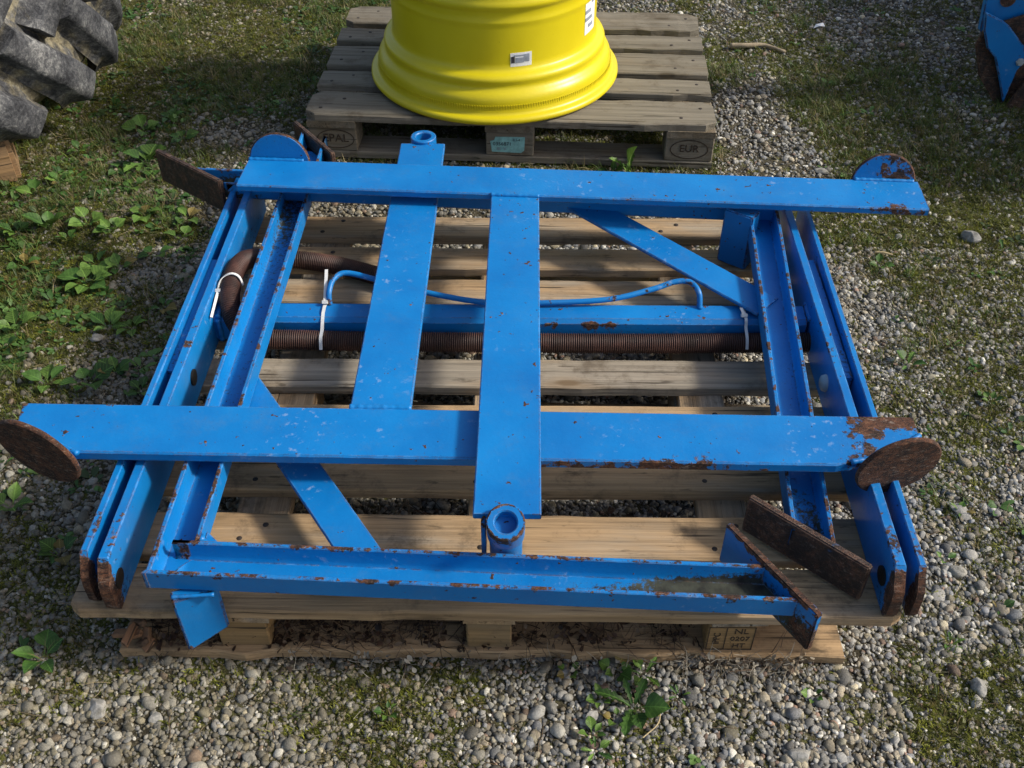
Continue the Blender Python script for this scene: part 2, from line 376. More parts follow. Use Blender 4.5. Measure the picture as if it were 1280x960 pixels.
# how mossy and how stony each spot of the yard is (0..1)
def moss_at(x, y):
    n1 = fbm(x, y, 1.6, 4, 3); n2 = fbm(x, y, 5.5, 3, 5)
    left = sm(-x, 0.55, 1.0) * sm(y, 1.2, 2.0)
    right = sm(x, 0.60, 1.1) * sm(y, 1.75, 2.35)
    back = sm(y, 2.4, 2.9)
    base = np.maximum(np.maximum(left * 0.80, right * 0.74), back * 0.74)
    strip = sm(x, 0.58, 0.66) * sm(-x, -0.98, -0.84) * sm(y, 2.45, 2.6) * sm(-y, -3.6, -3.2)
    base = base * (1 - 0.8 * strip)
    fl = (0.30 + 0.27 * sm(-x, -0.15, 0.35)) * sm(-y, -1.5, -1.05) * (1 - 0.55 * sm(x, 0.55, 0.75))
    base = np.maximum(base, fl)
    mid = sm(x, 0.62, 0.7) * sm(-y, -2.2, -1.9) * 0.36 + 0.12
    base = np.maximum(base, mid)
    return np.clip(base + (n1 - 0.5) * 1.1 + (n2 - 0.5) * 0.7, 0, 1)
def stone_at(x, y):
    n1 = fbm(x, y, 2.4, 3, 8)
    return np.clip(1.10 - 0.92 * moss_at(x, y) + (n1 - 0.5) * 0.5, 0.03, 1)
def ground_z(x, y): return (fbm(x, y, 3.0, 4, 21) - 0.5) * 0.022 - 0.006

# ------------------------------------------------------------------ ground
def axis(lo, hi, stp, far):
    a = np.arange(lo, hi + 1e-6, stp); l = []; d = stp; q = lo
    while q > -far: d *= 1.35; q -= d; l.append(q)
    h = []; d = stp; q = hi
    while q < far: d *= 1.35; q += d; h.append(q)
    return np.array(l[::-1] + list(a) + h)
gx = axis(-2.5, 2.5, 0.028, 120); gy = axis(0.35, 4.8, 0.028, 120)
GX, GY = np.meshgrid(gx, gy); GZ = ground_z(GX, GY)
nx, ny = len(gx), len(gy)
me = bpy.data.meshes.new('ground'); idx = np.arange(nx * ny).reshape(ny, nx)
fc = np.stack([idx[:-1, :-1], idx[:-1, 1:], idx[1:, 1:], idx[1:, :-1]], -1).reshape(-1, 4)
me.from_pydata(np.stack([GX, GY, GZ], -1).reshape(-1, 3).tolist(), [], fc.tolist())
a = me.attributes.new('moss', 'FLOAT', 'POINT'); a.data.foreach_set('value', moss_at(GX, GY).ravel())
me.polygons.foreach_set('use_smooth', [True] * len(me.polygons)); me.materials.append(GROUND)
tag(obj('ground', me), kind='structure')

# ------------------------------------------------------------------ scattering (stuff): real meshes instanced on python-made points
def variants(name, meshes):
    col = bpy.data.collections.new(name)
    for i, m in enumerate(meshes): col.objects.link(bpy.data.objects.new('%s_%02d' % (name, i), m))
    return col
def scatter(name, label, P, rot, scl, colr, col, nvar, kindname):
    me = bpy.data.meshes.new(name); me.from_pydata(P.tolist(), [], [])
    for nm, typ, dat, key in (('rot', 'FLOAT_VECTOR', rot, 'vector'), ('scl', 'FLOAT_VECTOR', scl, 'vector'), ('col', 'FLOAT_COLOR', colr, 'color')):
        at = me.attributes.new(nm, typ, 'POINT'); at.data.foreach_set(key, np.ascontiguousarray(dat, dtype=np.float32).ravel())
    at = me.attributes.new('idx', 'INT', 'POINT'); at.data.foreach_set('value', rng.integers(0, nvar, len(P)).astype(np.int32))
    o = obj(name, me); tag(o, label, kindname, kind='stuff')
    g = bpy.data.node_groups.new(name + '_scatter', 'GeometryNodeTree')
    g.interface.new_socket('Geometry', in_out='INPUT', socket_type='NodeSocketGeometry'); g.interface.new_socket('Geometry', in_out='OUTPUT', socket_type='NodeSocketGeometry')
    gi = g.nodes.new('NodeGroupInput'); go = g.nodes.new('NodeGroupOutput'); ip = g.nodes.new('GeometryNodeInstanceOnPoints'); ci = g.nodes.new('GeometryNodeCollectionInfo')
    ci.inputs['Collection'].default_value = col; ci.inputs['Separate Children'].default_value = True; ci.inputs['Reset Children'].default_value = True
    def na(nm, t):
        x = g.nodes.new('GeometryNodeInputNamedAttribute'); x.data_type = t; x.inputs['Name'].default_value = nm; return x.outputs['Attribute']
    L = g.links.new
    L(gi.outputs[0], ip.inputs['Points']); L(ci.outputs[0], ip.inputs['Instance']); ip.inputs['Pick Instance'].default_value = True
    L(na('idx', 'INT'), ip.inputs['Instance Index']); L(na('rot', 'FLOAT_VECTOR'), ip.inputs['Rotation']); L(na('scl', 'FLOAT_VECTOR'), ip.inputs['Scale'])
    L(ip.outputs[0], go.inputs[0])
    md = o.modifiers.new('scatter', 'NODES'); md.node_group = g
    return o

def stone_mesh(name, mat, seed, sub=2, cuts=9, flat=0.62):
    r = random.Random(seed); bm = bmesh.new(); bmesh.ops.create_icosphere(bm, subdivisions=sub, radius=1)
    ds = []
    for _ in range(cuts):
        d = Vector((r.gauss(0, 1), r.gauss(0, 1), r.gauss(0, 1))).normalized(); ds.append((d, r.uniform(0.58, 0.92)))
    ax = (1.0, r.uniform(0.62, 0.95), r.uniform(flat - 0.14, flat + 0.16))
    for v in bm.verts:
        c = v.co.copy()
        for d, t in ds:
            e = c.dot(d) - t
            if e > 0: c -= d * e * 0.93
        v.co = Vector((c.x * ax[0], c.y * ax[1], c.z * ax[2])) * 1.15
    me = bpy.data.meshes.new(name); bm.to_mesh(me); bm.free()
    me.polygons.foreach_set('use_smooth', [True] * len(me.polygons)); me.materials.append(mat); return me

PEB = variants('pebble', [stone_mesh('pebble', STONE, 100 + i, 2, 10 + i % 6, .56) for i in range(14)])
PAL = 1.05 * np.array([[.25, .25, .25], [.33, .325, .315], [.19, .20, .22], [.42, .41, .38], [.36, .32, .25], [.27, .235, .185], [.15, .15, .155],
                [.66, .65, .61], [.30, .20, .16], [.23, .215, .165], [.47, .42, .31], [.29, .30, .33]])
PALP = np.array([.16, .15, .12, .13, .09, .08, .06, .06, .03, .07, .04, .04]); PALP /= PALP.sum()
def region(n, x0, x1, y0, y1):
    return rng.uniform(x0, x1, n), rng.uniform(y0, y1, n)
def pebbles(n, x0, x1, y0, y1, smin, smax, power, sink):
    x, y = region(n, x0, x1, y0, y1); keep = rng.random(n) < stone_at(x, y) ** power
    x, y = x[keep], y[keep]; k = len(x); s = smin + (smax - smin) * rng.random(k) ** 2.2
    st = stone_at(x, y); z = ground_z(x, y) + s * (0.35 - sink * (1 - st))
    return np.stack([x, y, z], -1), s
parts = []
parts.append(pebbles(60000, -1.05, 1.35, 0.62, 2.3, 0.0022, 0.0046, 0.9, 0.4))
parts.append(pebbles(60000, -1.05, 1.35, 0.62, 2.3, 0.0034, 0.0066, 1.0, 0.5))
parts.append(pebbles(32000, -1.05, 1.45, 0.62, 2.3, 0.0052, 0.0100, 1.35, 0.75))
parts.append(pebbles(1500, -1.05, 1.45, 0.62, 2.3, 0.0100, 0.0175, 1.6, 0.7))
parts.append(pebbles(95000, -2.3, 2.3, 2.2, 4.6, 0.0032, 0.0072, 0.8, 0.45))
parts.append(pebbles(24000, -2.3, 2.3, 2.2, 4.6, 0.0062, 0.0125, 1.4, 0.6))
parts.append(pebbles(9000, -2.0, -1.05, 0.62, 2.3, 0.005, 0.012, 1.2, 0.5))
parts.append(pebbles(9000, 1.35, 2.1, 0.62, 2.3, 0.005, 0.012, 1.2, 0.5))
P = np.concatenate([p for p, s in parts]); S = np.concatenate([s for p, s in parts]); k = len(P)
tilt = rng.normal(0, 0.35, (k, 2)); rot = np.stack([tilt[:, 0], tilt[:, 1], rng.uniform(0, 6.28, k)], -1)
cl = PAL[rng.choice(len(PAL), k, p=PALP)] * (0.35 + 1.05 * rng.random((k, 1)) ** 1.2) * np.array([[1.0, .98, .92]])
ms = moss_at(P[:, 0], P[:, 1])[:, None]; lf = sm(-P[:, 0], -0.2, 0.4)[:, None] * 0.75
cl = cl * (1 - np.clip(0.25 * ms + lf * 0.5, 0, 0.5)) + np.array([[.17, .145, .085]]) * np.clip(0.25 * ms + lf * 0.5, 0, 0.5)
scatter('gravel', 'loose grey and tan pebbles covering the yard', P, rot, np.repeat(S[:, None], 3, 1), np.concatenate([cl, np.ones((k, 1))], 1), PEB, 14, 'gravel')

def blade(mb, base, yaw, L, wd, bend, lean):
    d = Vector((math.cos(yaw), math.sin(yaw), 0)); s = Vector((-d.y, d.x, 0)); vs = []; n = 4
    for i in range(n + 1):
        t = i / n; c = Vector(base) + d * (lean * L * t + bend * L * t * t) + Vector((0, 0, L * (t - 0.45 * bend * t * t))); wv = wd * (1 - t) ** 0.6
        vs += [c - s * wv, c + s * wv]
    mb.add(vs, [(2 * i, 2 * i + 1, 2 * i + 3, 2 * i + 2) for i in range(n)])
def grass_clump(seed, nb, L, wd, spread):
    r = random.Random(seed); mb = MB()
    for _ in range(nb): blade(mb, (r.gauss(0, spread), r.gauss(0, spread), 0), r.uniform(0, 6.28), L * r.uniform(0.45, 1.1), wd * r.uniform(.7, 1.2), r.uniform(0.1, 0.9), r.uniform(0, 0.5))
    return mb.mesh('grass_clump', BLADE, smooth=180)
def leaflet(mb, c, yaw, L, wd, tilt):
    d = Vector((math.cos(yaw), math.sin(yaw), 0)); s = Vector((-d.y, d.x, 0)); vs = []
    for t, ww in ((0, .12), (.3, .8), (.62, 1), (.88, .62), (1, .05)):
        q = Vector(c) + d * L * t + Vector((0, 0, L * (tilt * t - 0.25 * t * t)))
        vs += [q - s * wd * ww + Vector((0, 0, wd * .25 * ww)), q, q + s * wd * ww + Vector((0, 0, wd * .25 * ww))]
    fs = []
    for i in range(4): fs += [(3 * i, 3 * i + 1, 3 * i + 4, 3 * i + 3), (3 * i + 1, 3 * i + 2, 3 * i + 5, 3 * i + 4)]
    mb.add(vs, fs)
def rosette(seed, n, L):
    r = random.Random(seed); mb = MB()
    for _ in range(n):
        a = r.uniform(0, 6.28); q = r.uniform(0, .5) * L
        leaflet(mb, (q * math.cos(a), q * math.sin(a), r.uniform(0, .3) * L), a + r.uniform(-.5, .5), L * r.uniform(.6, 1.1), L * r.uniform(.2, .34), r.uniform(0.0, 0.7))
    return mb.mesh('leaf_rosette', BLADE, smooth=180)
def cols(k, table, jit=0.3):
    t = np.array(table)[rng.integers(0, len(table), k)] * rng.uniform(1 - jit, 1 + jit, (k, 1)); return np.concatenate([t, np.ones((k, 1))], 1)
def clumps(n, x0, x1, y0, y1, f):
    x, y = region(n, x0, x1, y0, y1); kp = rng.random(n) < f(x, y); x, y = x[kp], y[kp]
    return np.stack([x, y, ground_z(x, y)], -1)
def upright(k, t=0.2): return np.stack([rng.normal(0, t, k), rng.normal(0, t, k), rng.uniform(0, 6.28, k)], -1)

MOSS = variants('moss_tuft', [grass_clump(300 + i, 16, 0.011, 0.0011, 0.006) for i in range(6)])
clear = lambda x, y: 1 - ((x > -0.76) & (x < 0.68) & (y > 1.0) & (y < 2.24)) * 0.9
P = np.concatenate([clumps(42000, -1.5, 1.6, 0.62, 2.4, lambda x, y: sm(moss_at(x, y), 0.36, 0.72) * clear(x, y)),
                    clumps(50000, -2.2, 2.2, 2.4, 4.5, lambda x, y: sm(moss_at(x, y), 0.36, 0.7))]); k = len(P)
scatter('moss', 'low olive green moss between the pebbles', P, upright(k, .3), np.repeat(rng.uniform(.5, 1.25, (k, 1)), 3, 1), cols(k, [[.085, .094, .014], [.125, .14, .018], [.05, .060, .012], [.20, .21, .024], [.13, .105, .034]]), MOSS, 6, 'moss')
GR = variants('grass_tuft', [grass_clump(340 + i, 8 + i % 4, 0.040, 0.0011, 0.010) for i in range(8)])
def gmask(x, y):
    far = sm(y, 2.3, 3.0) * 0.85; left = sm(-x, .6, .95) * sm(y, 1.3, 2.1) * 0.85; right = sm(x, .7, .9) * sm(y, 1.0, 1.4) * 0.22
    return np.clip(np.maximum(np.maximum(far, left), np.maximum(right, 0.03)) * sm(moss_at(x, y), 0.35, 0.75) * sm(fbm(x, y, 3.1, 3, 40), .38, .62), 0, 1) * clear(x, y)
P = np.concatenate([clumps(17000, -1.6, 1.7, 0.62, 2.4, gmask), clumps(30000, -2.2, 2.2, 2.4, 4.6, gmask)]); k = len(P)
scatter('grass', 'thin short grass growing through the gravel', P, upright(k), np.repeat(rng.uniform(.4, 1.15, (k, 1)), 3, 1), cols(k, [[.08, .13, .026], [.12, .18, .036], [.15, .16, .045], [.26, .21, .10], [.055, .09, .02]]), GR, 8, 'grass')
RO = variants('small_leaf_cover', [rosette(380 + i, 5 + i % 4, 0.020) for i in range(8)])
def rmask(x, y):
    left = sm(-x, .70, .95) * sm(y, 1.2, 1.9) * 1.0; far = sm(y, 2.5, 3.0) * sm(-x, -.3, .6) * .55; right = sm(x, .7, .9) * .06
    return np.clip(np.maximum(np.maximum(left, far), np.maximum(right, .012)) * sm(fbm(x, y, 4.2, 3, 60), .40, .62), 0, 1) * clear(x, y)
P = np.concatenate([clumps(9000, -1.6, 1.5, 0.62, 2.4, rmask), clumps(9000, -2.2, 2.0, 2.4, 4.5, rmask)]); k = len(P)
scatter('ground_cover', 'small green leafy ground cover in the mossy yard', P, upright(k), np.repeat(rng.uniform(.5, 1.3, (k, 1)), 3, 1), cols(k, [[.045, .11, .022], [.075, .16, .035], [.11, .20, .05], [.055, .09, .03]]), RO, 8, 'ground cover')
def twig_mesh(seed):
    r = random.Random(seed); mb = MB(); p = Vector((0, 0, 0)); pts = [p.copy()]; a = 0
    for _ in range(4): a += r.uniform(-.4, .4); p = p + Vector((math.cos(a), math.sin(a), r.uniform(-.12, .16))) * 0.012; pts.append(p.copy())
    mb.tube(pts, [.0007, .0007, .0006, .0005, .0003], 4); return mb.mesh('straw_bit', DEBRIS)
ST = variants('straw_bit', [twig_mesh(410 + i) for i in range(6)])
x, y = region(5200, -1.8, 1.8, 0.65, 4.2); P = np.stack([x, y, ground_z(x, y) + .006], -1); k = len(P)
scatter('straw_litter', 'dry straw and stalk bits scattered over the ground', P, upright(k, .15), np.repeat(rng.uniform(.3, 1.1, (k, 1)), 3, 1), cols(k, [[.28, .22, .12], [.16, .11, .06], [.36, .32, .2], [.10, .065, .04]]), ST, 6, 'litter')

# ------------------------------------------------------------------ pallets
def plank_mesh(L, W, T, seed, mat, cham=0.0, nx=26, wob=0.0008):
    r = random.Random(seed); mb = MB(); vs = []; b = 0.003
    prof = [(-W / 2, -T / 2), (W / 2, -T / 2), (W / 2, T / 2 - b), (W / 2 - b, T / 2), (-W / 2 + b, T / 2), (-W / 2, T / 2 - b)]
    e0 = [r.gauss(0, wob) for _ in range(nx + 1)]; e1 = [r.gauss(0, wob) for _ in range(nx + 1)]; bow = r.uniform(-.003, .003)
    xs = [-L / 2] + ([-L / 2 + cham] if cham else []) + [-L / 2 + L * (i + .5) / nx for i in range(1, nx - 1)] + ([L / 2 - cham] if cham else []) + [L / 2]
    for i, x in enumerate(xs):
        ins = cham * 0.7 if cham and i in (0, len(xs) - 1) else 0
        q = i % (nx + 1); zz = bow * (1 - (2 * x / L) ** 2)
        for a, c in prof:
            aa = a + (e0[q] if a < 0 else e1[q]) + (ins if a < 0 else -ins)
            if r.random() < 0.03 and c > 0: c -= r.uniform(.001, .003)
            vs.append((x + (r.gauss(0, .0012) if i in (0, len(xs) - 1) else 0), aa, c + zz + r.gauss(0, .0003)))
    k = len(prof); n = len(xs)
    fs = [(i * k + j, (i + 1) * k + j, (i + 1) * k + (j + 1) % k, i * k + (j + 1) % k) for i in range(n - 1) for j in range(k)]
    fs += [tuple(range(k)), tuple((n - 1) * k + j for j in reversed(range(k)))]
    mb.add(vs, fs); return mb.mesh('plank', mat)
nail_mb = MB(); nail_mb.lathe([(0.0001, .0012), (.0046, .0010), (.0058, 0), (.0058, -.004)], 9); NAILM = nail_mb.mesh('nail', NAIL, smooth=180)
def block_mesh(a, b, h, seed, mat):
    mb = MB(); mb.box(-a / 2, a / 2, -b / 2, b / 2, -h / 2, h / 2); return mb.mesh('block', mat, bevel=.003, seg=1)
def text_mesh(txt, size, mat, depth=0.0006):
    cu = bpy.data.curves.new('t', 'FONT'); cu.body = txt; cu.size = size; cu.extrude = depth; cu.align_x = 'CENTER'; cu.align_y = 'CENTER'; cu.resolution_u = 3
    o = bpy.data.objects.new('t', cu); C.objects.link(o); dg = bpy.context.evaluated_depsgraph_get(); me = bpy.data.meshes.new_from_object(o.evaluated_get(dg))
    bpy.data.objects.remove(o); me.materials.clear(); me.materials.append(mat); return me
FRONT = (R(90), 0, 0)

# near pallet: nine narrow boards, 1.39 x 1.21 m
near = thing('wooden_pallet', 'pale brown wooden pallet of narrow boards under the blue frames', 'pallet', (-0.045, 1.015, 0), R(-0.6))
NY = [(0.0, .100), (.120, .218), (.275, .368), (.420, .512), (.563, .652), (.704, .795), (.845, .936), (.985, 1.072), (1.118, 1.208)]
STR = [(-.42, .100), (.005, .090), (.432, .095)]
for i, (a, b) in enumerate(NY):
    o = obj('plank', plank_mesh(1.392, b - a, .022, 20 + i, WOOD, .016 if i in (0, 8) else 0), near, (random.uniform(-.004, .004), (a + b) / 2, .127), (0, 0, R(random.uniform(-.25, .25))))
    for sx, sw in STR:
        for dx, dy in ((-.022, -.2), (.02, .22)):
            obj('nail', NAILM, o, (sx + dx + random.uniform(-.008, .008), (b - a) * dy + random.uniform(-.008, .008), .0106))
for i, (sx, sw) in enumerate(STR):
    obj('stringer_board', plank_mesh(1.19, sw, .020, 40 + i, WOOD), near, (sx, .605, .1055), (0, 0, R(90)))
for j, yy in enumerate((.06, .60, 1.13)):
    for i, (sx, sw) in enumerate(STR):
        obj('block', block_mesh(sw - .012, .095, .073, i, BLOCKW if j == 0 else WOOD), near, (sx + (-.01 if i == 2 else 0), yy, .0585))
    obj('bottom_board', plank_mesh(1.262, .098, .021, 50 + j, WOOD, wob=.003), near, (-.008, yy - .008, .0113))
st = near.children
blk = [o for o in near.children if o.name.startswith('block')][2]
for t, sz, lx, lz, rz in (('NL', .020, .016, .018, 0), ('0207', .017, .016, -.003, 0), ('HT', .017, .016, -.023, 0), ('IPPC', .017, -.024, -.002, 90)):
    o = obj('stamp_lettering', text_mesh(t, sz, BURN), blk, (lx, -.0479, lz), (R(90), R(-rz), 0))
mb = MB()
for x0, x1, z0, z1 in ((-.040, .040, .0295, .031), (-.040, .040, -.0345, -.033), (-.040, -.0385, -.033, .0295), (.0385, .040, -.033, .0295), (-.010, -.0085, -.033, .0295)): mb.box(x0, x1, z0, z1, 0, .0008)
mb.build('stamp_frame', BURN, blk, (0, -.0476, 0), FRONT)
# rotten chunk of wood at the near left corner
ch = thing('broken_wood_chunk', 'splintered orange piece of rotten wood by the near pallet left corner', 'wood chunk', (-.662, 1.055, .022))
rot_w = mat_wood('rotten_wood', (.30, .16, .085), (.13, .08, .05), .46); r = random.Random(8)
for i in range(7):
    mb = MB(); L_ = r.uniform(.022, .050); mb.prism([(-L_ / 2, -.006), (L_ / 2 * .7, -.008), (L_ / 2, .002), (L_ / 2 * .5, .007), (-L_ / 2 * .8, .008)], -.005, .005)
    mb.build('splinter', rot_w, ch, (r.uniform(-.03, .03), r.uniform(-.03, .01), .006 + .0045 * i), (r.uniform(-.4, .4), r.uniform(-.7, .5), r.uniform(-.6, .6) + (1.2 if i % 3 == 0 else 0)), bevel=.0015, seg=1)
# rotten leaf and needle litter lying on the bottom board
DB = variants('needle_litter', [twig_mesh(450 + i) for i in range(6)] + [rosette(460 + i, 3, .012) for i in range(3)])
x = np.concatenate([rng.uniform(-.64, -.12, 2600), rng.uniform(-.10, .30, 1500), rng.uniform(.28, .33, 120)]); y = rng.uniform(1.03, 1.30, len(x))
hgt = fbm(x, y, 9, 3, 70) * .075 * sm(y, 1.03, 1.09) * sm(.62 - np.abs(x + .1), 0, .3)
P = np.stack([x, y, .0225 + hgt * rng.random(len(x))], -1); k = len(P)
scatter('needle_litter', 'dark rotten needles and leaf litter inside the near pallet', P, upright(k, .5), np.repeat(rng.uniform(.5, 1.3, (k, 1)), 3, 1), cols(k, [[.05, .028, .018], [.09, .05, .03], [.03, .02, .014], [.15, .10, .06]]), DB, 9, 'litter')
x = np.concatenate([rng.normal(.40, .06, 260), rng.uniform(-.4, .5, 200)]); y = rng.normal(1.006, .010, len(x)); P = np.stack([x, y, rng.uniform(.0, .018, len(x))], -1); k = len(P)
scatter('leaf_litter', 'pale dry leaf scraps along the near pallet front edge', P, upright(k, .6), np.repeat(rng.uniform(.5, 1.2, (k, 1)), 3, 1), cols(k, [[.30, .26, .20], [.20, .16, .11], [.13, .09, .06], [.36, .33, .27]]), DB, 9, 'litter')

# far pallet: five boards, 1.2 x 0.8 m
far = thing('weathered_pallet', 'grey weathered wooden pallet under the yellow wheel rim', 'pallet', (-.606, 2.7655, 0), R(-3.535))
for i, (a, b) in enumerate(((0, .145), (.1875, .2875), (.3275, .4725), (.5125, .6125), (.655, .80))):
    o = obj('plank', plank_mesh(1.2, b - a, .022, 70 + i, WOODG, .03 if i in (0, 4) else 0, wob=.0022), far, (.6 + random.uniform(-.004, .004), (a + b) / 2, .133))
    for sx in (.07, .60, 1.13):
        for dx, dy in ((-.03, -.22), (.03, .2)): obj('nail', NAILM, o, (sx - .6 + dx, (b - a) * dy, .0108))
for i, sx in enumerate((.0725, .60, 1.1275)): obj('stringer_board', plank_mesh(.8, .143, .021, 80 + i, WOODG), far, (sx, .4, .1112), (0, 0, R(90)))
blocks = []
for yy in (.055, .40, .745):
    for sx, wd in ((.0725, .142), (.60, .142), (1.1275, .142)):
        o = obj('block', block_mesh(wd, .098, .077, 3, WOODG), far, (sx, yy, .0615)); blocks.append(o)
    obj('bottom_board', plank_mesh(1.2, .1, .021, 90 + int(yy * 10), WOODG), far, (.6, yy, .0112))
def ellipse_ring(mb, a, b, t, n=40):
    for i in range(n):
        p = [(math.cos(2 * math.pi * q / n), math.sin(2 * math.pi * q / n)) for q in (i, i + 1)]
        mb.prism([(p[0][0] * a, p[0][1] * b), (p[1][0] * a, p[1][1] * b), (p[1][0] * (a - t), p[1][1] * (b - t)), (p[0][0] * (a - t), p[0][1] * (b - t))], 0, .0008)
for bi, tx, dx in ((0, 'EPAL', 0.008), (2, 'EUR', 0.0)):
    obj('brand_lettering', text_mesh(tx, .036 if bi == 0 else .032, BURN, .001), blocks[bi], (dx, -.0500, .002), FRONT)
    mb = MB(); ellipse_ring(mb, .056, .031, .0028); mb.build('brand_oval', BURN, blocks[bi], (dx, -.0496, 0), FRONT)
lb = MB(); r = random.Random(5)
pol = [(-.047, -.024), (.04, -.026), (.049, -.018), (.051, .026), (-.036, .025), (-.040, .014), (-.052, .010), (-.049, -.006)]
lb.prism(pol, 0, .0006); lab = lb.build('paper_label', TURQ, blocks[1], (-.006, -.0496, -.002), FRONT); lab['label'] = 'torn turquoise paper label'
obj('print', text_mesh('0356871', .016, INK, .0002), lab, (-.016, .002, .0010)); obj('print', text_mesh('II I-4', .012, INK, .0002), lab, (.026, .016, .0010)); obj('print', text_mesh('III  V', .015, GREYINK, .0002), lab, (-.018, -.014, .0010))

# ------------------------------------------------------------------ yellow wheel rim
rim = thing('wheel_rim', 'large yellow steel wheel rim lying flat on the weathered pallet', 'wheel rim', (-.054, 3.064, .146))
pr = [(.355, .000), (.372, .000), (.380, .003), (.3845, .009), (.3835, .017), (.377, .022), (.370, .023), (.364, .027), (.3615, .034), (.3595, .050), (.358, .066), (.357, .078), (.352, .090), (.345, .099),
      (.3385, .106), (.335, .114), (.3345, .124), (.337, .133), (.3375, .142), (.334, .151), (.324, .158), (.314, .164), (.3095, .172), (.3085, .185), (.3085, .25), (.3087, .262), (.3105, .268), (.3105, .274), (.3085, .280), (.3085, .298), (.311, .306), (.316, .312), (.317, .320), (.314, .328), (.311, .336), (.311, .44),
      (.314, .455), (.324, .462), (.334, .470), (.338, .485), (.335, .505), (.345, .525), (.357, .545), (.361, .59), (.366, .60), (.380, .603), (.383, .612), (.376, .620), (.36, .62)]
pr = [(r_, (.023 + (z_ - .023) * .78) if .023 < z_ <= .172 else (z_ if z_ > .2 or z_ <= .023 else .155)) for r_, z_ in pr]
inner = [(r_ - .010, z_) for r_, z_ in reversed(pr)]
mb = MB(); mb.lathe(pr + inner, 180, True); bar = mb.build('barrel', YELLOW, rim, smooth=50)
me = bar.data; co = np.empty(len(me.vertices) * 3); me.vertices.foreach_get('co', co); co = co.reshape(-1, 3)
rr = np.hypot(co[:, 0], co[:, 1]); dv = sm(.09 - co[:, 2], 0, .06) * .42
a = me.attributes.new('dirt', 'FLOAT', 'POINT'); a.data.foreach_set('value', dv)
mb = MB()                                            # knurled bead seat: fine vertical ribs
for i in range(300):
    t = 2 * math.pi * i / 300; M = Matrix.Rotation(t, 4, 'Z') @ Matrix.Translation((.3594, 0, 0))
    mb.box(-.001, .0012, -.0014, .0014, .033, .052, M)
kn = mb.build('knurled_band', YELLOW, rim); a = kn.data.attributes.new('dirt', 'FLOAT', 'POINT'); a.data.foreach_set('value', [.4] * len(kn.data.vertices))
mb = MB(); mb.lathe([(.302, .24), (.302, .252), (.16, .262), (.11, .262), (.11, .25), (.16, .25)], 64, True); d_ = mb.build('disc', YELLOW, rim, smooth=40)
def curved_patch(rad, ang, z0, z1, wdt, mat, name, parent, th=.0008, n=6, poly=None):
    mb = MB(); vs = []
    for i in range(n + 1):
        for z in (z0, z1):
            for q in (0, th):
                t = ang + (i / n - .5) * wdt / rad; vs.append(((rad + q) * math.cos(t), (rad + q) * math.sin(t), z))
    fs = []
    for i in range(n):
        o = 4 * i; p = o + 4
        fs += [(o + 1, p + 1, p + 3, o + 3), (o, o + 2, p + 2, p), (o, p, p + 1, o + 1), (o + 2, o + 3, p + 3, p + 2)]
    fs += [(0, 1, 3, 2), (4 * n, 4 * n + 2, 4 * n + 3, 4 * n + 1)]
    mb.add(vs, fs); return mb.build(name, mat, parent)
s1 = curved_patch(.3087, R(-90 + 15), .144, .184, .062, PAPER, 'sticker', rim); s1['label'] = 'small white printed sticker'
for da, z0, z1, wd, m in ((-.024, .155, .174, .010, INK), (.016, .157, .179, .016, GREYINK), (-.004, .155, .170, .024, GREYINK), (-.006, .175, .178, .030, GREYINK)):
    curved_patch(.3096, R(-75) + da / .3087, z0, z1, wd, m, 'print', s1)
s2 = curved_patch(.3087, R(-90 + 66), .172, .43, .075, PAPER, 'sticker', rim); s2['label'] = 'tall white sticker on the right side'
r = random.Random(9)
for i in range(9): curved_patch(.3096, R(-24) + r.uniform(-.02, .02) / .31, .19 + i * .022, .20 + i * .022, r.uniform(.02, .05), GREYINK, 'print', s2)

